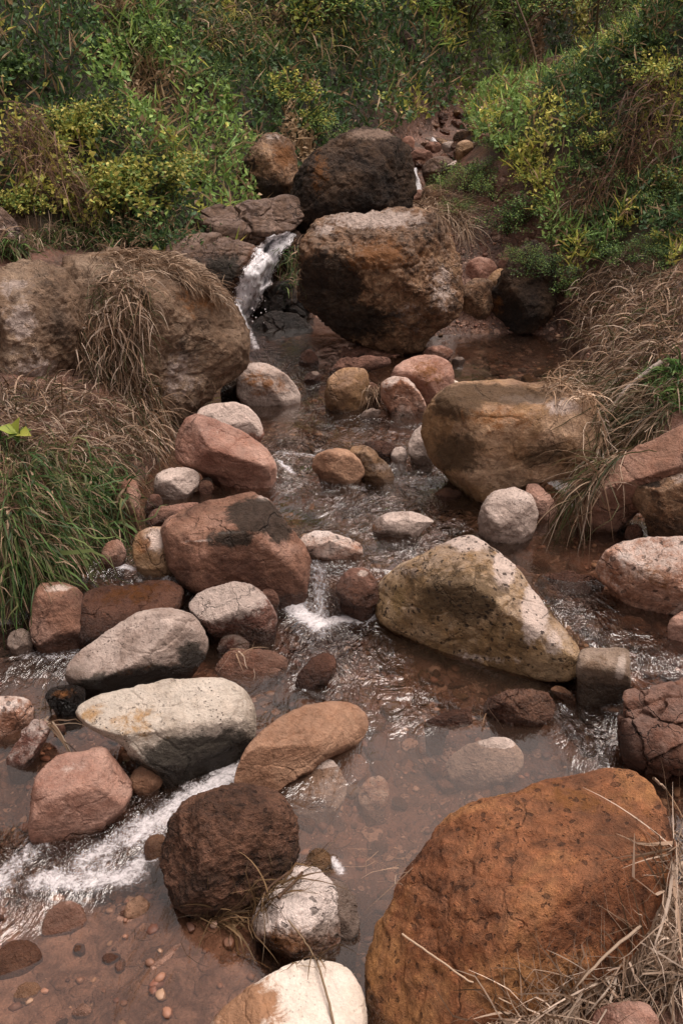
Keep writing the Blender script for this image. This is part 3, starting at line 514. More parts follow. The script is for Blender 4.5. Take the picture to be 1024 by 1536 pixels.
rock('rock', 'embedded grey brown slab at the lower left corner of the photo', 'rock', [(-20,1460),(0,1420),(40,1410),(65,1425),(60,1460),(20,1475)], 'brown', z=-.08, t=.2, wet=0)
rock('stone', 'half buried tan stone in the lower left corner', 'stone', [(20,1500),(28,1478),(55,1472),(66,1488),(55,1508),(32,1512)], 'orange', z=-.075, t=.3, wet=0)
rock('rock', 'submerged orange stone between the white water and the knobbly dark rock', 'rock', [(215,1275),(222,1255),(245,1250),(256,1275),(250,1305),(228,1308)], 'orange', z=-.06, t=.4, wet=.1)
rock('rock', 'thin submerged red rock right of the pointed olive boulder', 'rock', [(800,870),(825,860),(880,862),(905,870),(895,885),(850,888),(815,882)], 'red', z=.08, t=.4, wet=.3)
rock('rock', 'low muddy red shelf of stone at the foot of the giant cracked tan boulder', 'rock', [(450,552),(470,535),(520,538),(580,534),(600,545),(560,556),(500,560)], 'red', z=.16, t=.42, wet=.17)
rock('stone', 'small tan stone at the left foot of the broad tan boulder', 'stone', [(668,712),(676,700),(694,702),(700,716),(686,722)], 'orange', z=.1, wet=.2)
rock('stone', 'small grey stone on the wet shore below the pink boulder', 'stone', [(300,724),(306,716),(318,717),(320,728),(308,731)], 'dgrey', z=.12)
rock('rock', 'dark earthy rock filling the hollow under the giant earthy boulder', 'rock', [(330,600),(335,575),(360,560),(372,575),(365,602)], 'dark', z=.13, t=.7)
rock('rock', 'flat submerged rock with a bright rippled top near the low white stone', 'rock', [(640,745),(650,735),(690,735),(700,748),(670,756)], 'brown', z=.1, t=.4)
rock('stone', 'brown flat stone in the shallows in front of the tan mottled boulder', 'stone', [(915,945),(925,928),(960,925),(970,938),(945,950)], 'brown', z=.07, t=.44, wet=.3)
rock('stone', 'orange brown slab in the clear shallows above the fractured rock', 'stone', [(940,970),(955,958),(985,965),(995,982),(965,985)], 'orange', z=.05, t=.44, wet=.3)
rock('stone', 'angular red brown stone at the right edge above the clear shallows', 'stone', [(1000,960),(1005,925),(1040,915),(1050,960)], 'pink', z=.09, t=.7, wet=.1)
rock('rock', 'reddish flat rock at the bend of the far gully', 'rock', [(772,165),(778,148),(800,140),(828,142),(835,155),(810,166)], 'pink', y='g', g0=8, wet=UPD)
rock('rock', 'dark brown rock added as the shaded opening where the far gully disappears', 'rock', [(800,140),(805,95),(835,82),(870,90),(880,125),(850,145)], 'dark', y='g', g0=8, wet=UPD)  # dark-coloured rock added to stand for the shaded gap of the gully
rock('rock', 'small reddish rock beside the straw at the far stream bend', 'rock', [(752,200),(756,184),(775,178),(786,190),(775,204)], 'red', y='g', g0=7.5, wet=UPD)
# ravine behind, right of the giant tan boulder
rock('rock', 'round red brown stone at the back of the dark gully', 'rock', [(698,420),(700,395),(715,386),(735,388),(745,402),(735,418),(710,426)], 'pink', y='g', t=.8, wet=UPD)
rock('rock', 'rough brown rock jammed in the dark gully below the round stone', 'rock', [(688,465),(690,435),(710,418),(735,420),(745,440),(735,468),(705,478)], 'crust', y='g', t=.8, amp=.06, wet=UPD)
rock('rock', 'narrow tan rock in the dark gully right of the rough brown rock', 'rock', [(728,440),(732,415),(748,402),(762,408),(760,440),(745,452)], 'tan', y='g', t=.7, wet=UPD)
rock('boulder', 'dark muddy boulder under the overhanging green bank', 'boulder', [(728,495),(735,455),(755,410),(775,375),(800,362),(825,375),(835,420),(830,470),(800,500),(760,505)], 'dark', y='g', t=.8, q=2.8, rf=4, amp=.08, rid=.05, wet=UPD, patches=[(785,375,22,9,L_,.4),(745,460,18,18,O_,.5)])
rock('rock', 'small red brown rock at the back corner of the dark gully', 'rock', [(745,402),(750,388),(765,385),(772,398),(765,410)], 'red', y='g', wet=UPD)
# upstream
UPS = [([(600,224),(603,208),(616,203),(622,212),(618,226)],'pink',7.6,'small pink rock just behind the top of the dark mossy boulder'),
 ([(635,222),(645,212),(660,214),(663,225),(650,230)],'red',8.0,'small wet rock beside the highest patch of white water'),
 ([(662,225),(664,214),(680,212),(687,224),(676,231)],'dgrey',7.95,'pale pink stone among the upstream stones'),
 ([(678,208),(684,198),(704,196),(716,204),(712,213),(690,216)],'crust',8.15,'dark topped stone at the back of the upstream stones'),
 ([(682,232),(685,215),(700,209),(712,216),(708,232),(694,237)],'tan',7.8,'tan egg shaped stone among the upstream stones'),
 ([(702,236),(705,218),(722,210),(732,218),(728,234),(714,239)],'dark',7.75,'dark brown stone right of the tan egg shaped stone'),
 ([(716,212),(722,200),(735,199),(740,206),(732,213)],'pink',8.3,'light pink flat stone at the far right of the upstream stones'),
 ([(712,198),(716,191),(730,190),(734,198),(724,202)],'red',8.6,'farthest reddish stone of the upstream stones'),
 ([(636,275),(632,250),(645,238),(670,234),(682,242),(678,262),(660,280)],'ledge',7.45,'dark layered rock step below the upstream stones'),
 ([(612,236),(622,224),(645,226),(650,240),(635,250),(618,248)],'red',7.75,'low brown rock left of the upstream stones'),
 ([(655,268),(668,248),(700,238),(735,236),(742,246),(715,256),(685,270),(665,278)],'dgrey',7.2,'long grey slab at the edge of the green bank below the upstream stones'),
 ([(612,300),(614,288),(630,284),(645,290),(640,302),(622,306)],'pink',7.0,'low pink stone at the foot of the thin upstream fall'),
 ([(630,300),(636,280),(655,276),(665,286),(655,302)],'crust',7.05,'brown rubble rock right of the thin upstream fall')]
for pts, mt, yy, lb in UPS:
    rock('rock', lb, 'rock', pts, mt, y='g', g0=6.6, t=.8, amp=.05, q=2.7, wet=UPD, fac=[(90,50,.4)])
rock('rock', 'dark rock outcrop peeping from the shrubs high on the hillside', 'rock', [(590,75),(592,52),(605,45),(618,55),(624,85),(615,102),(598,98)], 'dark', y='g', g0=7, t=.8, wet=UPD)

# ------------------------------------------------------------------ loose cobbles and gravel of the bed
COB = []
for k in range(5):
    Dv, F = cubesphere(9); rg = np.random.default_rng(k + 50); P = Dv * [1, rg.uniform(.6, .85), rg.uniform(.35, .55)]
    acc = np.zeros(len(P))
    for _ in range(9):
        nn = rg.normal(size=3); nn /= np.linalg.norm(nn); d = rg.uniform(.55, .9) * np.linalg.norm(nn * [1, .7, .45]); acc += np.maximum(P @ nn / d, 0) ** 24
    P = P / (1 + acc)[:, None] ** (1 / 24); P = P * (1 + .08 * fbm(P * 2.5, 3, k))[:, None]; COB.append((P, F))
CM = [MAT[k] for k in ('red', 'pink', 'brown', 'orange', 'dgrey', 'tan')]
COBME = {}
def cobble(kind, mi, p, size, rz, label, group, name='cobble'):
    key = (kind, mi)
    if key not in COBME:
        P, F = COB[kind]; o = mesh(name, P, F, CM[mi], cols={'patch': np.zeros((len(P), 3))}); COBME[key] = o.data
    else:
        o = bpy.data.objects.new(name, COBME[key]); COL.objects.link(o)
    o.location = p; o.scale = (size, size, size); o.rotation_euler = (RNG.uniform(-.25, .25), RNG.uniform(-.25, .25), rz)
    o['wet_z'] = 5.0; return tag(o, label, 'stone', group)
def inpoly(p, x, y):
    c = np.zeros(np.shape(x), bool); j = len(p) - 1
    for i in range(len(p)):
        xi, yi = p[i]; xj, yj = p[j]
        if yi != yj: c ^= ((yi > y) != (yj > y)) & (x < (xj - xi) * (y - yi) / (yj - yi) + xi)
        j = i
    return c
def samplepoly(p, n):
    p = np.array(p, float); out = []
    while len(out) < n:
        q = RNG.uniform(p.min(0), p.max(0), (n * 2, 2)); q = q[inpoly(p, q[:, 0], q[:, 1])]; out += list(q)
    return out[:n]
CREG = [
 ('cobble', [(640,700),(760,830),(900,870),(900,900),(800,880),(700,800),(600,760)], .07, 16, (.05,.09), 'one of the flat brown flagstones lying under the riffle behind the pointed olive boulder', 'flagstones under the riffle'),
 ('cobble', [(390,700),(560,720),(560,790),(430,790)], .06, 10, (.05,.09), 'one of the brown stones under the fast water right of the long brown boulder', 'stones under the fast water'),
 ('cobble', [(430,535),(500,545),(480,600),(400,600)], .14, 9, (.03,.055), 'one of the wet stones in the shallows right of the grey brown wedge rock', 'stones by the wedge rock'),
 ('cobble', [(640,530),(800,520),(840,545),(700,560)], .16, 12, (.025,.055), 'one of the wet stones on the muddy shore below the dark gully', 'stones on the muddy gully shore'),
 ('cobble', [(690,470),(740,470),(735,505),(690,500)], .3, 7, (.03,.06), 'one of the dark stones heaped between the giant tan boulder and the muddy boulder', 'stones heaped in the gully'),
 ('cobble', [(380,960),(620,1000),(640,1080),(420,1110)], -.06, 14, (.04,.07), 'one of the dim brown stones under the ripples below the cascade', 'stones under the cascade ripples'),
 ('cobble', [(840,1050),(925,1060),(930,1140),(860,1150)], -.06, 10, (.03,.055), 'one of the dark wet stones between the squared block and the fractured rock', 'stones by the squared block'),
 ('cobble', [(800,740),(860,760),(890,800),(860,830),(810,800)], .1, 8, (.03,.06), 'one of the wet stones in the shade below the red brown slab', 'stones below the red brown slab'),
 ('cobble', [(620,985),(850,1012),(840,1035),(720,1040),(640,1025)], .0, 60, (.014,.032), 'one of the small red brown cobbles packed under the front of the pointed olive boulder', 'cobbles under the olive boulder'),
 ('cobble', [(880,900),(1024,910),(1024,1010),(950,1000),(900,960),(800,870)], .09, 64, (.025,.06), 'one of the flat wet brown cobbles in the clear shallows at the right edge', 'cobbles in the right shallows'),
 ('cobble', [(380,520),(640,600),(800,560),(820,530),(600,560),(430,640),(390,600)], .13, 26, (.012,.035), 'one of the small cobbles in the upper shallows around the midstream rocks', 'cobbles in the upper shallows'),
 ('cobble', [(420,1120),(830,1100),(860,1160),(640,1260),(560,1400),(420,1300)], -.12, 36, (.025,.06), 'one of the dim cobbles lying under the still pool', 'cobbles under the still pool'),
 ('cobble', [(380,640),(640,700),(760,830),(900,860),(880,900),(700,760),(560,800),(430,760)], .08, 45, (.02,.05), 'one of the brown cobbles under the riffle between the boulders', 'cobbles under the riffle'),
 ('cobble', [(0,1350),(240,1340),(380,1420),(330,1500),(250,1536),(0,1536)], -.07, 14, (.01,.026), 'one of the small stones set in the shallow gravel at the bottom left', 'stones in the shallow gravel'),
 ('cobble', [(215,690),(330,730),(300,760),(215,770)], .12, 12, (.01,.025), 'one of the small stones on the wet shore left of the reddish pink boulder', 'stones on the left shore'),
 ('cobble', [(640,500),(840,500),(840,545),(700,520)], .17, 10, (.012,.03), 'one of the small stones at the mouth of the dark gully', 'stones at the gully mouth'),
 ('cobble', [(596,225),(620,195),(660,175),(740,170),(760,215),(740,240),(680,285),(620,300)], .75, 60, (.03,.085), 'one of the small stones wedged between the upstream rocks', 'stones between the upstream rocks'),
 ('cobble', [(350,960),(420,960),(420,1000),(320,1010)], .0, 8, (.01,.025), 'one of the small stones below the pale stone near the cascade', 'stones below the cascade rocks'),
 ('cobble', [(60,1080),(130,1090),(110,1120),(60,1130)], -.05, 8, (.012,.03), 'one of the brown stones under water left of the grey white boulder', 'stones left of the grey boulder'),
]
for nm, poly, zz, n, (s0, s1), lb, gp in CREG:
    for (px, py) in samplepoly(poly, int(n * .68)):
        p = atz(px, py, zz); gz = float(ground(p[:1], p[1:2])[0]); s = RNG.uniform(s0, s1)
        if zz > .7: p = aty(px, py, hity(px, py, 6.8)); gz = float(ground(p[:1], p[1:2])[0])
        cobble(int(RNG.integers(5)), int(RNG.choice(6, p=[.3, .15, .25, .12, .08, .1])), (p[0], p[1], gz + s * .12), s, RNG.uniform(0, 6.28), lb, gp, nm)
# fine gravel, uncountable
N = 4600; gx = RNG.uniform(-1.6, 1.3, N * 3); gy = RNG.uniform(1., 6.2, N * 3)
m_ = (gx > XL(gy) - .1) & (gx < XR(gy) + .1); gx, gy = gx[m_][:N], gy[m_][:N]; gz = ground(gx, gy)
Pb, Fb = cubesphere(2); Vs = []; Fs = []; Cs = []
pal = np.array([lin(c)[:3] for c in ('5e3c30', '7a5040', '8c6450', '9a7c6c', '6c4a3c', 'a8866e')])
for i in range(len(gx)):
    s = RNG.uniform(.16, 1.) ** 1.6 * .019; q = Pb * RNG.uniform(.55, 1.1, 3) * [1, 1, .6] * (1 + .15 * RNG.normal(size=(len(Pb), 1)))
    a = RNG.uniform(0, 6.28); q = np.stack([q[:, 0] * math.cos(a) - q[:, 1] * math.sin(a), q[:, 0] * math.sin(a) + q[:, 1] * math.cos(a), q[:, 2]], -1)
    Vs.append(q * s + [gx[i], gy[i], gz[i] + s * .1]); Fs.append(Fb + i * len(Pb)); Cs.append(np.repeat(pal[RNG.integers(6)][None] * RNG.uniform(.7, 1.2), len(Pb), 0))
a = NT('gravel_grains'); b = a.n('ShaderNodeBsdfPrincipled'); a.put(b.inputs['Base Color'], a.attr('col').outputs['Color']); b.inputs['Roughness'].default_value = .6
a.put(a.out.inputs[0], b.outputs[0])
o = mesh('gravel', np.concatenate(Vs), np.concatenate(Fs), a.m, cols={'col': np.concatenate(Cs)}); tag(o, 'loose fine gravel on the stream bed', 'gravel', kind='stuff')

# ------------------------------------------------------------------ water
def seg(px1, py1, px2, py2, r, s, z=0.):
    a_, b_ = atz(px1, py1, z), atz(px2, py2, z); return (a_[:2], b_[:2], r, s)
FOAM = [seg(478,872,484,930,.045,.62,.05), seg(440,915,480,940,.045,1.0), seg(480,938,560,925,.04,.85), seg(470,880,490,925,.05,.55,.05), seg(480,960,500,1000,.06,.35),
 seg(345,1160,285,1205,.06,.95), seg(290,1200,200,1245,.062,.85,-.03), seg(240,1270,200,1320,.055,.6,-.05), seg(160,1290,60,1325,.06,.6,-.06), seg(215,1240,130,1285,.05,.75,-.05), seg(235,1280,190,1315,.05,.8,-.05), seg(200,1320,60,1325,.045,.85,-.06), seg(60,1265,0,1320,.05,.7,-.06), seg(0,1320,-60,1340,.06,.8,-.06),
 seg(180,850,200,855,.02,.9,.12), seg(245,860,262,875,.025,.75,.12), seg(200,858,235,900,.03,.5,.1), seg(40,985,230,975,.05,.55), seg(60,1020,110,1000,.06,.4),
 seg(415,682,470,685,.03,.6,.13), seg(420,695,440,712,.02,.75,.13), seg(570,680,600,695,.02,.35,.13), seg(850,1060,870,1085,.02,.35,.05), seg(590,780,660,800,.02,.3,.12), seg(370,488,385,520,.03,.7,.17), seg(500,1290,512,1310,.012,1.0), seg(430,1290,470,1300,.012,.6), seg(512,1340,520,1345,.006,1.0)]
RAP = [seg(500,560,620,700,.2,.45,.14), seg(560,1000,450,1150,.12,.35), seg(440,690,640,800,.16,1,.13), seg(480,860,500,960,.14,1,.05), seg(440,1000,600,1070,.10,.4), seg(850,920,900,960,.12,.8,.1), seg(900,1040,950,1000,.1,.8,.06), seg(180,850,260,900,.1,.8,.1), seg(40,990,200,980,.1,.7), seg(330,1170,0,1320,.11,.9,-.04), seg(850,1060,900,1130,.07,.7), seg(600,1030,470,1000,.1,.5), seg(380,540,600,620,.15,.25,.15)]
def capsule(x, y, S, soft=1.):
    r = np.zeros_like(x)
    for a_, b_, rad, st in S:
        d = b_ - a_; t = np.clip(((x - a_[0]) * d[0] + (y - a_[1]) * d[1]) / max(d @ d, 1e-9), 0, 1)
        q = ((x - a_[0] - t * d[0]) ** 2 + (y - a_[1] - t * d[1]) ** 2) / rad ** 2; r = np.maximum(r, st * np.exp(-q * soft))
    return r
wx = np.arange(-1.9, 1.6, .0095); wy = np.concatenate([np.arange(.75, 3.2, .0095), np.arange(3.2, 5.36, .014)])
WX, WY = np.meshgrid(wx, wy); fo = capsule(WX, WY, FOAM); rp = capsule(WX, WY, RAP, .8)
WZ = level(WX, WY) + rp * (.008 * n2(WX, WY * .8, 14, 3, 3) + .005 * n2(WX, WY, 38, 2, 4)) + .0008 * n2(WX, WY, 12, 2, 8) + fo * (.004 + .007 * np.abs(n2(WX, WY, 40, 2, 6)))
def watermat():
    a = NT('stream_water'); geo = a.n('ShaderNodeNewGeometry'); P = geo.outputs['Position']
    ra = a.attr('rap').outputs['Fac']; fm = a.attr('foam').outputs['Fac']
    S = a.vop('MULTIPLY', P, (1., .5, 1.)); w1 = a.noise(S, 13, 4, .6, 1.4).outputs[0]; w2 = a.noise(S, 48, 3, .6, .5).outputs[0]; w3 = a.noise(P, 6, 2, .5).outputs[0]
    h = a.math('ADD', w1, a.math('MULTIPLY', w2, .2)); h = a.math('MULTIPLY', h, a.math('ADD', a.math('MULTIPLY', ra, .75), .03)); h = a.math('ADD', h, a.math('MULTIPLY', w3, .05))
    nb = a.bump(h, .085)
    tr = a.n('ShaderNodeBsdfTransparent'); tr.inputs[0].default_value = (.86, .77, .69, 1)
    df = a.n('ShaderNodeBsdfDiffuse'); df.inputs[0].default_value = lin('9a7c6a')
    body = a.n('ShaderNodeMixShader'); a.put(body.inputs[0], a.mr(a.attr('deep').outputs['Fac'], .03, .17, .01, .13, False)); a.put(body.inputs[1], tr.outputs[0]); a.put(body.inputs[2], df.outputs[0])
    gl = a.n('ShaderNodeBsdfGlossy'); gl.inputs['Roughness'].default_value = .05; a.put(gl.inputs['Normal'], nb)
    fr = a.n('ShaderNodeFresnel'); fr.inputs[0].default_value = 1.36; a.put(fr.inputs['Normal'], nb)
    mx = a.n('ShaderNodeMixShader'); a.put(mx.inputs[0], a.math('MULTIPLY', fr.outputs[0], 4.0, clamp=True)); a.put(mx.inputs[1], body.outputs[0]); a.put(mx.inputs[2], gl.outputs[0])
    fn = a.math('ADD', a.math('MULTIPLY', a.noise(a.vop('MULTIPLY', P, (.8, .8, 1)), 22, 8, .8, 2.2).outputs[0], .6), a.math('MULTIPLY', a.noise(P, 95, 5, .8, .6).outputs[0], .4)); fv = a.voro(P, 130).outputs['Distance']
    ff = a.math('ADD', fm, a.math('MULTIPLY', a.math('SUBTRACT', fn, .5), 2.7)); ff = a.mr(ff, .42, 1.05); ff = a.math('MULTIPLY', ff, a.mr(fm, .04, .3)); ff = a.math('MULTIPLY', ff, a.mr(fv, .1, .6, .85, 1))
    wd = a.n('ShaderNodeBsdfDiffuse'); wd.inputs[0].default_value = (.8, .76, .78, 1); a.put(wd.inputs['Normal'], a.bump(fn, .01))
    m2 = a.n('ShaderNodeMixShader'); a.put(m2.inputs[0], a.math('MULTIPLY', ff, .88)); a.put(m2.inputs[1], mx.outputs[0]); a.put(m2.inputs[2], wd.outputs[0])
    a.put(a.out.inputs[0], m2.outputs[0]); return a.m
WM = watermat()
deep = np.maximum(WZ - ground(WX, WY), 0)
o = mesh('stream_water', np.stack([WX, WY, WZ], -1).reshape(-1, 3), gridfaces(len(wx), len(wy)), WM, attrs={'foam': fo.ravel(), 'rap': rp.ravel(), 'deep': deep.ravel()}); tag(o, kind='structure')

def fallmat():
    a = NT('white_falling_water'); uv = a.attr('st').outputs['Vector']
    S = a.vop('MULTIPLY', uv, (24., 6.5, 1.)); n = a.noise(S, 1, 6, .7, .9).outputs[0]
    sx = a.n('ShaderNodeSeparateXYZ'); a.put(sx.inputs[0], uv)
    ed = a.math('ABSOLUTE', a.math('SUBTRACT', sx.outputs[0], .5)); f = a.math('SUBTRACT', n, a.math('MULTIPLY', a.mr(ed, .2, .52), .3)); f = a.mr(f, .36, .46)
    d = a.n('ShaderNodeBsdfPrincipled'); d.inputs['Base Color'].default_value = (.93, .9, .94, 1); d.inputs['Roughness'].default_value = .35; a.put(d.inputs['Normal'], a.bump(n, .02)); d.inputs['Subsurface Weight'].default_value = .4; d.inputs['Subsurface Radius'].default_value = (.03, .03, .03)
    t = a.n('ShaderNodeBsdfTransparent'); t.inputs[0].default_value = (.9, .85, .82, 1)
    m = a.n('ShaderNodeMixShader'); a.put(m.inputs[0], f); a.put(m.inputs[1], t.outputs[0]); a.put(m.inputs[2], d.outputs[0]); a.put(a.out.inputs[0], m.outputs[0]); return a.m
FM = fallmat()
def fall(path, seed, nm='waterfall'):
    # path: (px, py, y distance, width m); a bulging sheet of water that follows the rock
    Cn = np.array([aty(p[0], p[1], p[2]) for p in path]); Wd = np.array([p[3] for p in path]); n, mcols = 60, 26
    tt = np.linspace(0, len(path) - 1, n); Cc = np.stack([np.interp(tt, range(len(path)), Cn[:, i]) for i in range(3)], -1); Wc = np.interp(tt, range(len(path)), Wd)
    V = []; S = []
    for sh in (0, 1):
        base = len(V)
        for i in range(n):
            for j in range(mcols):
                u = j / (mcols - 1); b = math.sin(u * math.pi)
                V.append(Cc[i] + np.array([(u - .5) * Wc[i], -.05 * b * (1 - .5 * sh), .02 * b])); S.append((u + sh * 3.3, tt[i] / (len(path) - 1) * 2 + seed, sh))
    V = np.array(V); V += np.stack([fbm(V * 14 + k * 7, 3, seed + k) for k in range(3)], -1) * .018
    g1 = gridfaces(mcols, n); F = np.concatenate([g1, g1 + n * mcols]); S = np.array(S); S2 = S.copy(); S2[:, 0] = np.where(S[:, 2] > 0, S[:, 0] - 3.3, S[:, 0]); S2[:, 1] += S[:, 2] * 5
    return tag(mesh(nm, V, F, FM, cols={'st': np.concatenate([S2[:, :2], S2[:, :1] * 0], 1)}), kind='structure')
rgd = np.random.default_rng(5)
for _ in range(1):
    Vd = []; Fd = []; S0, F0 = cubesphere(2)
    for k in range(40):
        c = aty(*[(438,346,5.45),(402,392,5.12),(374,452,5.0),(368,480,4.95)][rgd.integers(2, 4)]) + rgd.normal(size=3) * [.06, .03, .03]; Vd.append(S0 * rgd.uniform(.001, .003) * [1, 1, 1.6] + c); Fd.append(F0 + k * len(S0))
    dm = NT('water_droplets'); bb = dm.n('ShaderNodeBsdfPrincipled'); bb.inputs['Base Color'].default_value = (.9, .87, .9, 1); bb.inputs['Roughness'].default_value = .2; dm.put(dm.out.inputs[0], bb.outputs[0])
    tag(mesh('spray', np.concatenate(Vd), np.concatenate(Fd), dm.m), 'white spray drops thrown off the waterfall', 'spray', kind='stuff')
fall([(621,254,7.3,.04),(624,268,7.2,.05),(626,282,7.12,.06),(624,294,7.05,.08)], 2)
fall([(648,210,7.95,.06),(654,218,7.8,.07),(656,224,7.75,.05)], 3)
fall([(660,232,7.6,.04),(666,240,7.5,.06)], 4)


# ------------------------------------------------------------------ plants
BV = BVHTree.FromPolygons([tuple(v) for v in np.concatenate(ROCKBVH_V)], [tuple(int(i) for i in f) for f in np.concatenate(ROCKBVH_F)])
def pick(px, py):
    d = Vector(ray(px, py)).normalized(); h = BV.ray_cast(Vector(CAMP), d, 60); return h[0], h[1]
def top(x, y, z):
    h = BV.ray_cast(Vector((x, y, z)), Vector((0, 0, -1)), 5); return h[0].z if h[0] else -9
def drape(path, nu, nv, seed):
    path = np.array(path, float); tt = np.linspace(0, len(path) - 1, nv); q = [np.interp(tt, range(len(path)), path[:, k]) for k in range(3)]
    Yd = np.zeros((nv, nu)); PX = np.zeros((nv, nu)); PY = np.zeros((nv, nu))
    for i in range(nv):
        wob = 5 * math.sin(tt[i] * 5 + seed) * min(1, tt[i])
        for j in range(nu):
            PX[i, j] = q[0][i] + ((j / (nu - 1)) - .5) * q[2][i] + wob * .4; PY[i, j] = q[1][i] + 6 * ((j / (nu - 1)) - .5); h, n_ = pick(PX[i, j], PY[i, j]); Yd[i, j] = h.y if h and h.y > 4.95 else 5.08
    Yd = np.clip(Yd, 5.0, 5.75)
    for _ in range(5): Z = np.pad(Yd, 1, mode='edge'); Yd = np.minimum(Yd, (Z[:-2, 1:-1] + Z[2:, 1:-1] + Z[1:-1, :-2] + Z[1:-1, 2:] + Yd) / 5)
    V = []; S = []
    for l in (0, 1):
        for i in range(nv):
            for j in range(nu):
                u = j / (nu - 1); b = math.sin(u * math.pi); V.append(aty(PX[i, j], PY[i, j], Yd[i, j] - .012 - .02 * b - .015 * l)); S.append((u, tt[i] * .55 + seed + 5 * l, 0))
    V = np.array(V); V += np.stack([fbm(V * [60, 60, 25] + k * 7, 3, seed + k) for k in range(3)], -1) * .012; gf = gridfaces(nu, nv)
    return tag(mesh('waterfall', V, np.concatenate([gf, gf + nu * nv]), FM, cols={'st': np.array(S)}), kind='structure')
drape([(437,350,20),(420,358,52),(404,376,56),(392,400,60),(381,425,64),(370,450,52),(363,478,28),(362,500,22)], 36, 80, 1)
def plantmat(name, trans=.35, gloss=.5):
    a = NT(name); c = a.attr('col').outputs['Color']; r = a.n('ShaderNodeObjectInfo').outputs['Random']
    c = a.mix(1, c, a.rgbval(a.mr(r, 0, 1, .75, 1.2, False)), 'MULTIPLY')
    b = a.n('ShaderNodeBsdfPrincipled'); a.put(b.inputs['Base Color'], c); b.inputs['Roughness'].default_value = gloss; b.inputs['Specular IOR Level'].default_value = .25
    t = a.n('ShaderNodeBsdfTranslucent'); a.put(t.inputs[0], c); m = a.n('ShaderNodeMixShader'); m.inputs[0].default_value = trans
    a.put(m.inputs[1], b.outputs[0]); a.put(m.inputs[2], t.outputs[0]); a.put(a.out.inputs[0], m.outputs[0]); return a.m
LEAF = plantmat('leaf_green'); STRAW = plantmat('dry_straw', .12, .6)
def hexes(*h): return np.array([lin(c)[:3] for c in h])
G_DARK = 1.45 * hexes('324328', '3d5030', '485c34', '3a5238'); G_MID = 1.65 * hexes('58703c', '687e44', '788c4c', '607a48'); G_YEL = 1.3 * hexes('9a9a4c', 'aca856', '848b44', 'bab064', '767e40')
G_DRY = hexes('8a7358', '9d8468', '6d5842', 'ab9478'); S_DRY = hexes('a48970', 'c0a48a', '7e644e', 'd8c0a8', '92765e'); S_GRN = hexes('565a38', '666a42', '484c2e', '7a7850')

def leaves(C, D, Nn, Ln, Wd, col, fold=.25):
    """4-point folded leaves: C base, D direction, Nn leaf normal."""
    n = len(C); D = D / np.linalg.norm(D, axis=1)[:, None]; S = np.cross(D, Nn); S /= np.maximum(np.linalg.norm(S, axis=1)[:, None], 1e-6); U = np.cross(S, D)
    Ln = Ln[:, None]; Wd = Wd[:, None]
    V = np.stack([C, C + D * Ln * .45 + S * Wd * .5 + U * Wd * fold, C + D * Ln - U * Ln * .12, C + D * Ln * .45 - S * Wd * .5 + U * Wd * fold], 1).reshape(-1, 3)
    b = np.arange(n) * 4; F = np.concatenate([np.stack([b, b + 1, b + 2], 1), np.stack([b, b + 2, b + 3], 1)]); return V, F, np.repeat(col, 4, 0)
def randdir(n, up=0.): d = RNG.normal(size=(n, 3)); d /= np.linalg.norm(d, axis=1)[:, None]; d[:, 2] += up; return d / np.linalg.norm(d, axis=1)[:, None]

def shrub_mesh(nleaf, Ln, asp, pal, rad=1., hgt=.8, nst=26, seed=0):
    """unit shrub: arching stems carrying leaves, denser towards the shoot tips"""
    rg = np.random.default_rng(seed); C = []; D = []; SV = []; SF = []
    tips = []
    for k in range(nst):
        a = rg.uniform(0, 6.28); r = rad * math.sqrt(rg.uniform(.02, 1)); hz = hgt * math.sqrt(max(0, 1 - (r / rad) ** 2 * .8)) * rg.uniform(.6, 1.12)
        p = np.array([[math.cos(a) * r * t ** 1.2 + .05 * rg.normal() * t, math.sin(a) * r * t ** 1.2 + .05 * rg.normal() * t, hz * (1 - (1 - t) ** 1.6)] for t in np.linspace(0, 1, 6)])
        tips.append(p); b = len(SV) * 1
        for i, q in enumerate(p):
            w_ = .008 * (1.3 - i / 5)
            SV += [q + [w_, 0, 0], q + [-w_ * .5, w_ * .87, 0], q + [-w_ * .5, -w_ * .87, 0]]
        for i in range(5):
            for j in range(3):
                a0 = b + i * 3 + j; a1 = b + i * 3 + (j + 1) % 3; SF.append((a0, a1, a1 + 3, a0 + 3))
    per = nleaf // nst
    for p in tips:
        t = rg.uniform(.25, 1.0, per) ** .7 * 4.999; i = t.astype(int); f = (t - i)[:, None]; c = p[i] * (1 - f) + p[i + 1] * f
        off = rg.normal(size=(per, 3)); off /= np.linalg.norm(off, axis=1)[:, None]
        C.append(c + off * rg.uniform(.0, .13, (per, 1)) * rad); off[:, 2] = off[:, 2] * .5 + .1; D.append(off)
    C = np.concatenate(C); D = np.concatenate(D); n = len(C); N_ = rg.normal(size=(n, 3)) * .5 + [0, -.25, 1]
    c = pal[rg.integers(len(pal), size=n)] * rg.uniform(.7, 1.25, (n, 1))
    V, F, cc = leaves(C, D, N_, Ln * rg.uniform(.6, 1.25, n), Ln * asp * rg.uniform(.7, 1.2, n), c)
    return V, F, cc, np.array(SV), np.array(SF)
PROTO = {}
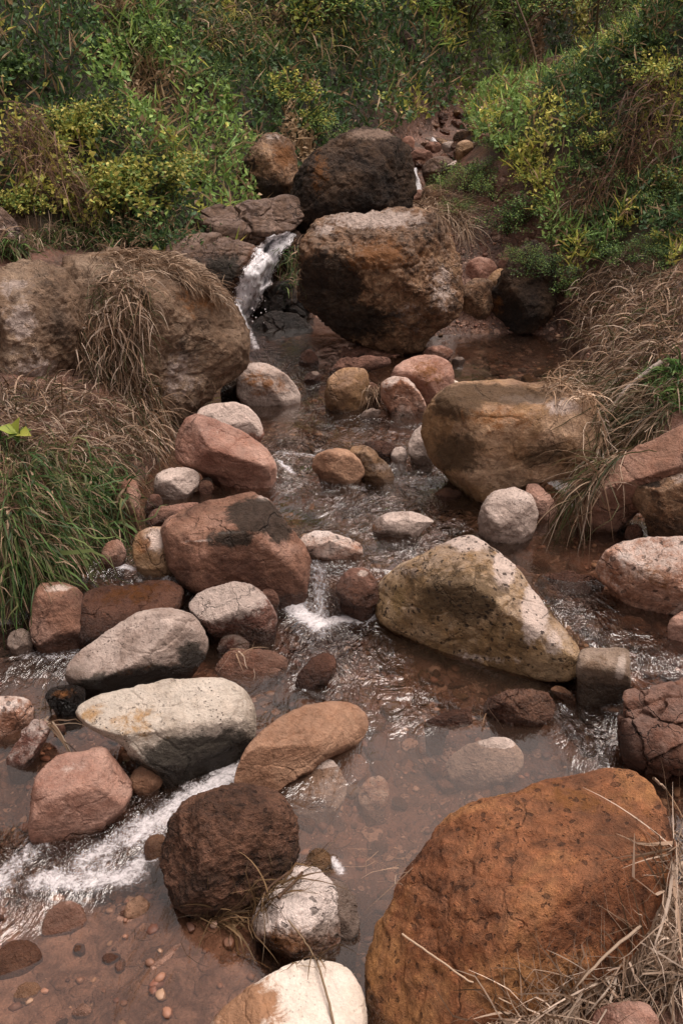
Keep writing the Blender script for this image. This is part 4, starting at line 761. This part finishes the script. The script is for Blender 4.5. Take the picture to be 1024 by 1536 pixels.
def proto(key):
    if key in PROTO: return PROTO[key]
    spec = {'yellow': (1100, .075, .75, np.concatenate([G_YEL, G_YEL, G_MID])), 'mid': (1300, .06, .7, np.concatenate([G_MID, G_DARK])), 'dark': (1400, .055, .65, np.concatenate([G_DARK, G_DARK, G_MID])),
            'fine': (1900, .04, .6, np.concatenate([G_MID, G_DARK, G_YEL[2:3]])), 'broad': (800, .095, .8, np.concatenate([G_MID, G_DARK])), 'fern': (1500, .06, .3, np.concatenate([G_MID, G_YEL[2:4]])), 'dry': (900, .09, .15, np.concatenate([G_DRY, G_DARK]))}[key]
    V, F, c, SV, SF = shrub_mesh(*spec, seed=len(PROTO) + 3)
    f = mesh('foliage', V, F, LEAF, smooth=False, cols={'col': c}); s = mesh('stems', SV, SF, STRAW, cols={'col': np.tile(hexes('4a3a2a'), (len(SV), 1))})
    PROTO[key] = [f.data, s.data, f, s]; return PROTO[key]
def shrub(key, p, size, label, group=None, name='shrub', sq=1.):
    d = proto(key); e = empty(name, p); tag(e, label, name, group); e.scale = (size, size, size * sq); e.rotation_euler = (0, 0, RNG.uniform(0, 6.28))
    for k, nm in ((0, 'foliage'), (1, 'stems')):
        if d[k + 2] is not None: o = d[k + 2]; d[k + 2] = None
        else: o = bpy.data.objects.new(nm, d[k]); COL.objects.link(o)
        o.parent = e
    return e
def shrub_px(key, px, py, size, label, **k):
    h, n = pick(px, py)
    if h: shrub(key, (h.x, h.y, h.z - .02), size, label, **k)
# bushes one can point at
for a_ in [('yellow', 195, 330, .42, 'bright yellow green leafy bush low on the left hillside above the ledge rocks'),
           ('yellow', 165, 300, .34, 'yellow green bush left of the ledge rocks with rounded leaves'),
           ('yellow', 110, 215, .30, 'tall yellowish bush with pale leaves near the left edge of the hillside'),
           ('yellow', 245, 285, .32, 'lime tinted bush between the bright yellow green bush and the brown boulder'),
           ('yellow', 35, 325, .24, 'pale yellow green low bush at the left edge above the grey streaked rock'),
           ('yellow', 430, 160, .30, 'small yellow leaved bush in the middle of the hillside'),
           ('yellow', 460, 195, .22, 'yellow sprig bush just left of the dark mossy boulder top'),
           ('yellow', 800, 275, .16, 'small yellow leaved bush on the crest of the right bank'),
           ('yellow', 790, 245, .14, 'tiny yellow topped bush beside the gully on the right bank'),
           ('yellow', 900, 225, .18, 'yellow green bush in the middle of the right bank slope'),
           ('yellow', 975, 130, .24, 'large yellow green bush near the top of the right bank'),
           ('yellow', 880, 190, .18, 'yellowish bush on the skyline of the right bank'),
           ('yellow', 1005, 370, .14, 'lowest yellow green bush at the right edge above the straw'),
           ('yellow', 940, 80, .22, 'yellow tinted bush high on the right bank skyline'),
           ('fine', 700, 285, .24, 'round fine leaved green bush hanging over the dark gully'),
           ('fine', 672, 288, .16, 'fine leaved bush at the left tip of the right bank beside the straw roots'),
           ('mid', 720, 265, .16, 'green bush at the back of the gully edge right of the long grey slab'),
           ('mid', 750, 225, .18, 'green bush on the low crest right of the upstream stones'),
           ('fine', 740, 300, .24, 'dense green bush overhanging the left end of the right bank'),
           ('dark', 760, 350, .22, 'dark green bush hanging below the bank edge above the gully'),
           ('mid', 790, 330, .22, 'mid green bush on the face of the right bank above the muddy boulder'),
           ('dark', 820, 420, .20, 'dark leafy bush drooping beside the dark muddy boulder'),
           ('mid', 860, 380, .20, 'green bush just above the straw heap on the right bank'),
           ('dry', 300, 275, .30, 'bush of curled dead whitish leaves left of the brown boulder'),
           ('dry', 330, 235, .26, 'second patch of withered leafy stems above the dead leaved bush'),
           ('fern', 700, 40, .7, 'feathery light green fern like shrub at the top of the photo'),
           ('fern', 790, 30, .7, 'feathery shrub at the top right beside the gully'),
           ('fern', 460, 40, .6, 'feathery pale shrub at the top centre of the hillside'),
           ('fine', 470, 215, .3, 'fine leaved green bush hugging the left side of the dark mossy boulder'),
           ('mid', 845, 440, .17, 'green bush drooping towards the upper end of the straw heap'),
           ('fine', 790, 395, .17, 'fine leaved bush hanging just over the dark muddy boulder'),
           ('mid', 930, 395, .17, 'green bush sitting on the top edge of the upper straw heap'),
           ('dark', 990, 400, .16, 'dark leaved bush at the right edge just above the straw heap'),
           ('fine', 690, 320, .15, 'small green bush hanging behind the straw roots at the gully edge'),
           ('broad', 990, 290, .16, 'broad leaved green plant at the right edge of the right bank')]:
    shrub_px(*a_)
# the other shrubs of both slopes
def slope_pts(n, x0, x1, y0, y1, ok, mind):
    out = []
    for _ in range(n * 40):
        x, y = RNG.uniform(x0, x1), RNG.uniform(y0, y1)
        if ok(x, y) and all((x - a) ** 2 + (y - b) ** 2 > mind ** 2 for a, b in out): out.append((x, y))
        if len(out) >= n: break
    return out
def gz1(x, y): return float(ground(np.array([x]), np.array([y]))[0])
for x, y in slope_pts(190, -4.6, 5.5, 5.35, 14, lambda x, y: ((x < XL(y) - .1 - .02 * y or y > 9.) and (x > -1.1 or y > 5.6)) and abs(x) < .43 * y, .25):
    k = RNG.choice(['mid', 'dark', 'fine', 'broad', 'yellow', 'fern', 'dry'], p=[.27, .25, .26, .06, .04, .07, .05]); s = RNG.uniform(.26, .42) * (1 + .05 * (y - 6))
    shrub(k, (x, y, gz1(x, y) - .03), s, 'one of the crowded leafy green shrubs covering the hillside behind the stream', 'shrubs on the hillside', sq=RNG.uniform(.8, 1.3))
for x, y in slope_pts(95, .95, 3.4, 4.7, 8.3, lambda x, y: x > XR(y) + .08 + .15 * (y < 5.1) and x < .42 * y, .16):
    k = RNG.choice(['mid', 'dark', 'fine', 'broad', 'yellow', 'fern'], p=[.26, .27, .3, .05, .09, .03]); s = RNG.uniform(.14, .24)
    shrub(k, (x, y, gz1(x, y) - .02), s, 'one of the small leafy shrubs covering the right bank above the straw', 'shrubs on the right bank', sq=RNG.uniform(.8, 1.2))

# ground cover, one object: uncountable small leaves and grass between the shrubs
def cover(n, x0, x1, y0, y1, okf, lsz):
    x = RNG.uniform(x0, x1, n); y = RNG.uniform(y0, y1, n); m = okf(x, y); x, y = x[m], y[m]; z = ground(x, y); n = len(x)
    gx_ = (ground(x + .05, y) - z) / .05; gy_ = (ground(x, y + .05) - z) / .05; Nn = np.stack([-gx_, -gy_, 1 + 0 * x], -1); Nn /= np.linalg.norm(Nn, axis=1)[:, None]; Nn = Nn * .75 + [0, 0, .35]
    c = n2(x, y, 1.3, 3, 41); c2 = n2(x, y, 3.5, 3, 43); hh = (.03 + .20 * ss(-.4, .5, n2(x, y, 2.6, 3, 42))) * RNG.uniform(0, 1, n) ** .6
    P = np.stack([x, y, z], -1) + Nn * hh[:, None]; pal = np.where((c > .0)[:, None], G_MID[RNG.integers(4, size=n)], G_DARK[RNG.integers(4, size=n)])
    pal = np.where(((c2 > .26) | (RNG.uniform(size=n) < .02))[:, None], G_YEL[RNG.integers(5, size=n)], pal); gr = (RNG.uniform(size=n) < .16 + .3 * (n2(x, y, 1.7, 2, 47) > .25)); dry = (c2 < -.36) | (RNG.uniform(size=n) < .05) | (gr & (RNG.uniform(size=n) < .3)); pal = np.where(dry[:, None], G_DRY[RNG.integers(4, size=n)], pal)
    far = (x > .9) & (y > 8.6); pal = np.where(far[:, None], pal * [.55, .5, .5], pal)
    L = lsz * RNG.uniform(.5, 1.4, n) * (1 + .05 * (y - 5)) * np.where(gr, 3.4, 1); D = randdir(n, .15) + gr[:, None] * np.array([0, -.3, .9]); N_ = RNG.normal(size=(n, 3)) * .6 + [0, -.5, .9]
    return leaves(P, D, N_, L, L * np.where(gr, .07, RNG.uniform(.4, .8, n)), pal * 1.25 * RNG.uniform(.8, 1.2, (n, 1)), .2)
okL = lambda x, y: ((x < XL(y) - .04) | (y > 8.8)) & (np.abs(x) < .45 * y + .3) & ((x > -1.15) | (y > 5.3))
okR = lambda x, y: (x > XR(y) + .05 + .3 * (y < 5.1)) & (np.abs(x) < .45 * y + .3)
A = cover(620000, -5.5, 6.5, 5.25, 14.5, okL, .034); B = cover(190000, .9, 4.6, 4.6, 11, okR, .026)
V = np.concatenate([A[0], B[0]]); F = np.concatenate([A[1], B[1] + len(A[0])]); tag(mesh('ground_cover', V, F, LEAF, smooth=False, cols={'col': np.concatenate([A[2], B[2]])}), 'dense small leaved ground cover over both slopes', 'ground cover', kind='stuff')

# blades: grass and straw grown over the real surfaces
def blades(name, label, cat, poly, n, length, width, pal, dirv, spread=.5, grav=.35, lift=.5, nseg=6, kind=None, follow=True, bend=.25, parent=None, clump=0, pts=None, kink=1., off=.012):
    V = []; F = []; Cc = []; dirv = np.array(dirv, float)
    P2 = pts if pts is not None else samplepoly(poly, n)
    if clump: ctr = samplepoly(poly, max(2, n // clump)); P2 = [ctr[i % len(ctr)] + RNG.normal(size=2) * 5 for i in range(n)]; cd = RNG.normal(size=(len(ctr), 3)) * spread
    for i, (px, py) in enumerate(P2):
        h, nn = pick(px, py)
        if h is None: continue
        nn = np.array(nn); p = np.array(h) + nn * RNG.uniform(0, off)
        d = dirv + RNG.normal(size=3) * spread * (.5 if clump else 1) + (cd[i % len(cd)] if clump else 0) + nn * lift; d /= np.linalg.norm(d)
        L = length * RNG.uniform(.45, 1.25); sl = L / nseg; wd = width * RNG.choice([.5, .8, 1.1, 1.8], p=[.3, .35, .25, .1]); side = np.cross(d, RNG.normal(size=3)); side /= np.linalg.norm(side); cur = RNG.normal(size=3) * bend
        b = len(V); col = pal[RNG.integers(len(pal))] * RNG.uniform(.45, 1.15)
        for k in range(nseg + 1):
            w_ = wd * (1 - (k / nseg) ** 2 * .85) * .5
            V.append(p + side * w_); V.append(p - side * w_); Cc += [col, col]
            if k < nseg:
                F.append((b + 2*k, b + 2*k + 1, b + 2*k + 3, b + 2*k + 2)); d = d + cur / nseg + (RNG.normal(size=3) * .55 * kink if RNG.random() < .3 else 0); d[2] -= grav / nseg * (1 + k * .5); d /= np.linalg.norm(d); q = p + d * sl
                if follow:
                    tz = top(q[0], q[1], q[2] + .12)
                    if q[2] < tz + .003: q[2] = tz + RNG.uniform(.003, .014); e = q - p; d = e / max(np.linalg.norm(e), 1e-6); q = p + d * sl
                p = q
    if not V: return
    o = mesh(name, np.array(V), np.array(F), STRAW if pal is S_DRY else LEAF, cols={'col': np.array(Cc)}, parent=parent)
    if not parent: tag(o, label, cat, kind=kind)
    return o
GRASS2 = hexes('3f5a2c', '52703a', '34502a')
S_DK = hexes('a48c78', '86705e', 'c4ae9a', '64503f', 'd8c4b2')
STR2 = np.concatenate([hexes('e4cdb8', 'ccb098', 'b0937a', '96785f', '725842', '543f2f'), S_GRN[:1]])
MIXD = np.concatenate([STR2, S_DRY, S_GRN]); MIXG = np.concatenate([S_GRN, S_DRY[:3], GRASS2]); GRASS = 1.2 * hexes('3f5a2c', '52703a', '2f4824', '668046', '7b8a55')
# left boulder cap, drape and bank
blades('dry_grass', 'dry combed straw lying over the top of the giant earthy boulder', 'dry grass', [(130,385),(180,375),(260,382),(315,420),(345,460),(290,430),(230,405),(160,395)], 1000, .11, .0032, S_DRY, (.7,-.4,-.2), .25, .5, .12)
blades('dry_grass', 'long dry grass hanging down the middle of the giant earthy boulder', 'dry grass', [(150,400),(220,410),(235,460),(215,520),(225,590),(240,640),(215,640),(180,590),(130,560),(110,520),(135,450)], 1300, .15, .0038, STR2, (.2,-.5,-.6), .55, .9, .25)
blades('dry_grass', 'lower bundle of dry grass drooping off the boulder towards the pink boulder', 'dry grass', [(190,560),(240,580),(262,640),(250,690),(215,680),(180,620)], 450, .15, .0038, STR2, (.2,-.4,-.7), .5, .9, .3)
blades('straw_mat', 'pinkish straw mat on top of the left grass bank', 'straw', [(0,575),(90,570),(170,605),(215,660),(190,720),(110,700),(0,680)], 1900, .12, .0038, STR2, (.2,-.5,-.1), .6, .5, .25)
blades('grass_clump', 'long green and straw coloured grass hanging over the left bank', 'grass', [(0,660),(90,670),(180,690),(195,740),(180,800),(110,850),(50,870),(0,900)], 1900, .19, .0048, MIXG, (.25,-.6,.1), .45, 1.3, .6)
blades('grass_clump', 'bright green broad grass blades at the front of the left bank', 'grass', [(0,720),(60,740),(150,760),(170,800),(100,850),(0,890)], 170, .24, .009, GRASS, (.35,-.6,.3), .4, 1.3, .6)
blades('grass_clump', 'single upright tuft of vivid green blades on the left bank', 'grass', [(125,740),(165,745),(160,775),(130,775)], 60, .20, .010, GRASS[:3], (.05,-.2,1), .25, 1.0, .3)
blades('grass_fringe', 'green grass fringe on the far left behind the giant earthy boulder', 'grass', [(0,385),(80,375),(240,372),(250,350),(120,345),(0,360)], 900, .16, .006, np.concatenate([GRASS, S_DRY]), (.1,-.3,.8), .5, .8, .3, follow=False)
blades('dry_vines', 'reddish brown dead vines trailing down the far left slope', 'dead vines', [(0,180),(60,190),(110,260),(140,320),(100,330),(40,290),(0,250)], 700, .24, .004, hexes('7a5c4a', '947460', 'a98a74', '6a5040'), (.4,-.5,-.5), .35, .5, .4, follow=False, off=.26)
blades('tall_grass', 'clump of tall arching grass near the top left of the hillside', 'grass', [(170,20),(250,10),(270,70),(230,110),(180,80)], 450, .36, .007, np.concatenate([GRASS, G_YEL[2:3], S_GRN]), (.1,-.5,.7), .45, 1.1, .5, follow=False)
blades('tall_grass', 'fine pale grass slope at the top centre of the hillside', 'grass', [(250,0),(520,0),(560,90),(430,120),(300,90)], 1300, .24, .006, np.concatenate([S_GRN, G_YEL[2:4], S_DRY[:2]]), (.0,-.4,.8), .5, .8, .3, follow=False)
# right bank
blades('dead_vines', 'reddish dead vines sagging across the upper right bank', 'dead vines', [(960,110),(1024,130),(1024,290),(960,260),(900,330),(840,370),(860,300),(930,220)], 900, .24, .004, hexes('6a4a3a', '7d5c48', '9a7a62'), (-.4,-.4,-.5), .35, .5, .4, follow=False, off=.2)
blades('straw_heap', 'upper heap of bleached tangled straw on the right bank', 'straw', [(865,420),(900,398),(1030,400),(1030,530),(960,560),(900,540),(860,500)], 2000, .15, .0045, STR2, (-.25,-.5,-.3), .8, .7, .35)
blades('straw_heap', 'long combed straw sliding down the right bank over the red brown slab', 'straw', [(880,540),(960,550),(1030,560),(1010,620),(940,680),(880,740),(850,755),(860,710),(900,660),(890,600)], 2000, .26, .0042, MIXD, (-.5,-.55,-.45), .28, .6, .25)
blades('straw_tuft', 'straw tufts at the dark hollow right of the broad tan boulder', 'straw', [(805,580),(850,545),(890,560),(900,600),(860,600)], 400, .12, .004, S_DRY, (-.2,-.5,-.2), .6, .7, .4)
blades('grass_clump', 'small green leafy weeds growing through the right straw', 'weeds', [(960,560),(1024,540),(1024,620),(980,600)], 260, .10, .008, GRASS, (-.2,-.4,.7), .6, .7, .4, follow=False)
blades('root_fringe', 'straw roots hanging over the gully edge right of the giant tan boulder', 'roots', [(615,300),(660,292),(690,310),(700,350),(670,330),(630,312)], 500, .26, .004, S_DRY, (.35,-.4,-.3), .35, 1.0, .4)
blades('straw_heap', 'tangle of pale thick straw on the mud at the bottom right corner', 'straw', [(1008,1240),(1030,1230),(1030,1480),(900,1500),(800,1536),(700,1536),(820,1508),(920,1450),(985,1370)], 1150, .16, .0038, S_DK, (-.4,-.55,-.2), .7, .15, .05, bend=.1)
blades('straw_tuft', 'little straw tuft on the upright brown stone in midstream', 'straw', [(545,578),(568,578),(568,595),(545,595)], 90, .09, .003, S_DRY, (0,-.4,-.3), .6, .9, .4)
blades('straw_tuft', 'thin straw wisps caught between the pale pitted rock and the dark wet rock', 'straw', [(60,1050),(75,1055),(80,1085),(70,1100)], 40, .16, .004, S_DRY, (.15,-.6,-.3), .3, .6, .3)
blades('straw_tuft', 'wet dead grass trapped under the knobbly dark rock', 'straw', [(260,1370),(340,1375),(400,1340),(430,1300),(440,1310),(380,1385),(300,1392)], 160, .15, .003, hexes('4a3826', '5f4a34', '8a7154'), (.6,-.1,.05), .35, .4, .25)
blades('straw_tuft', 'dark grass stems at the foot of the pinkish white rock', 'straw', [(385,1425),(420,1440),(500,1438),(480,1452),(400,1450)], 30, .09, .003, hexes('4a3826', '5f4a34', '8a7154'), (.6,-.1,.05), .5, .4, .3)
blades('moss_tuft', 'green weeds clinging to the rock right of the waterfall', 'weeds', [(415,375),(448,365),(455,420),(430,440),(418,410)], 220, .12, .005, np.concatenate([GRASS, S_DRY]), (.1,-.5,.1), .5, 1.0, .4, follow=False)

def tubeline(name, pts, r0, r1, mat, col, parent=None):
    V = []; F = []; pts = [np.array(p, float) for p in pts]; n = len(pts)
    for i, p in enumerate(pts):
        d = pts[min(i + 1, n - 1)] - pts[max(i - 1, 0)]; d /= np.linalg.norm(d) + 1e-9; s = np.cross(d, [.1, .3, 1]); s /= np.linalg.norm(s); u = np.cross(s, d); r = r0 + (r1 - r0) * i / (n - 1)
        for k in range(6): a_ = k * math.pi / 3; V.append(p + (s * math.cos(a_) + u * math.sin(a_)) * r)
    for i in range(n - 1):
        for k in range(6): F.append((i*6 + k, i*6 + (k+1) % 6, (i+1)*6 + (k+1) % 6, (i+1)*6 + k))
    return mesh(name, V, F, mat, cols={'col': np.tile(hexes(col), (len(V), 1))}, parent=parent)
def smoothline(P, n=24):
    P = np.array(P, float); t = np.linspace(0, len(P) - 1, n); Q = np.stack([np.interp(t, range(len(P)), P[:, i]) for i in range(3)], -1)
    for _ in range(2): Q[1:-1] = (Q[:-2] + Q[1:-1] * 2 + Q[2:]) / 4
    return Q + RNG.normal(size=Q.shape) * .0006
def onsurf(pp, lift=.02):
    out = []
    for px, py in pp:
        h, n = pick(px, py)
        if h: out.append(np.array(h + n * lift))
    return out
e = empty('branch', onsurf([(950,600)])[0]); tag(e, 'bleached bent white branch lying on the right straw', 'branch')
def child(o): o.location = -e.location; o.parent = e
child(tubeline('stem', smoothline(onsurf([(897,688),(905,660),(925,625),(947,597),(975,575),(1000,556)], .05)), .005, .010, STRAW, 'c9b8ae'))
child(tubeline('twig', smoothline(onsurf([(925,625),(905,628),(895,637)], .05), 8), .004, .002, STRAW, 'c0aea2'))
child(tubeline('twig', smoothline(onsurf([(918,640),(926,650),(930,656)], .05), 8), .003, .002, STRAW, 'c0aea2'))
for pp, lb, r, c in [([(975,1175),(1000,1190),(1015,1215),(1028,1240)], 'thin pale root looping over the top corner of the huge rust boulder', .003, 'c0a994'),
                     ([(1028,1300),(1000,1340),(960,1380),(900,1430),(850,1480)], 'thick pale stem crossing the right side of the huge rust boulder', .004, 'b7a18c'),
                     ([(500,1560),(490,1500),(475,1450),(455,1405),(430,1385)], 'long curved dry stalk lying across the cream white rock', .0025, '8a745c'),
                     ([(420,1350),(455,1318),(470,1290),(440,1310),(415,1330),(400,1345)], 'dark root twig behind the pinkish white rock', .004, '5a4334'),
                     ([(610,1400),(700,1470),(760,1500)], 'thin pale twig lying across the huge rust boulder', .002, 'b39c86'),
                     ([(800,1040),(930,1060),(1010,1120)], 'thin twig at the square block and the fractured rock', .002, '6a5442')][:5]:
    q = onsurf(pp, .012)
    if len(q) > 2: tag(tubeline('twig', smoothline(q), r, r * .6, STRAW, c), lb, 'twig')
# bare saplings by the gully
def sapling(px, py, yy, hgt, lb, seed):
    rg = np.random.default_rng(seed); b = aty(px, py, yy); b[2] = gz1(b[0], b[1]); e_ = empty('bare_shrub', b); tag(e_, lb, 'bare shrub')
    def br(p, d, L, r, dep):
        pts = [p]; 
        for k in range(6): d = d + rg.normal(size=3) * .16; d /= np.linalg.norm(d); p = p + d * L / 6; pts.append(p)
        tubeline('branch' if dep else 'stem', pts, r, r * .5, STRAW, rg.choice(['3f3228', '6a5646', '8c7866']), e_)
        if dep < 2:
            for k in rg.choice([2, 3, 4, 5, 6], 3, replace=False): br(pts[k], d + rg.normal(size=3) * .7, L * .55, r * .55, dep + 1)
    br(np.zeros(3), np.array([0, 0, 1.]), hgt, .010, 0)
sapling(690, 150, 9.2, 1.0, 'bare brown sapling standing beside the far gully', 1)
sapling(800, 200, 7.6, 1.0, 'thin dark leafless sapling on the crest of the right bank', 2)
sapling(860, 120, 7.4, 1.1, 'bare pale stemmed shrub at the top right above the gully', 3)
sapling(55, 260, 6.3, .8, 'thin leafless dark stem on the left slope above the dead vines', 4)
sapling(600, 160, 9.6, .8, 'leafless twiggy shrub in front of the dark hillside outcrop', 5)
# potted-size plant on the left bank
h, n = pick(30, 672)
V = []; Fc = []
e_ = empty('leafy_plant', h); tag(e_, 'small plant with three large yellow green leaves on top of the left straw mat', 'plant')
LV = leaves(np.zeros((7, 3)) + [0, 0, .05], np.array([[.6,-.5,.2],[-.6,-.3,.4],[.2,-.2,.9],[.9,.1,.3],[-.3,-.8,.1],[.2,-.9,-.2],[-.8,.2,.1]]), np.tile([0,-.5,1.], (7, 1)), np.array([.075,.07,.065,.05,.05,.045,.05]), np.array([.05,.045,.04,.03,.03,.03,.03]), hexes('a3a650', '8f9c48', '9ba64e', '5b7038', '5b7038', '4a6030', '6a7c3c'))
mesh('leaf', LV[0], LV[1], LEAF, smooth=False, cols={'col': LV[2]}, parent=e_); tubeline('stem', [(0,0,-.02),(0,0,.03),(.01,-.005,.06)], .003, .002, LEAF, '5f6a3a', e_)

blades('straw_tuft', 'pale wet straw lying in the pool left of the huge rust boulder', 'straw', [(560,1250),(640,1240),(645,1300),(560,1330)], 22, .13, .0028, STR2[:3], (-.6,-.5,.1), .35, .1, .4, follow=False)
blades('straw_tuft', 'loose thin straw caught on the tip of the wet dark layered rock', 'straw', [(715,1040),(740,1040),(730,1080),(712,1075)], 14, .10, .0024, STR2[:4], (-.2,-.6,.1), .6, .3, .3)
blades('straw_tuft', 'thin stems trailing from the grey pink slab into the pool near the pink rock', 'straw', [(320,985),(360,965),(380,975),(340,1000)], 16, .11, .0022, STR2[:4], (.7,-.1,.1), .4, .3, .3)
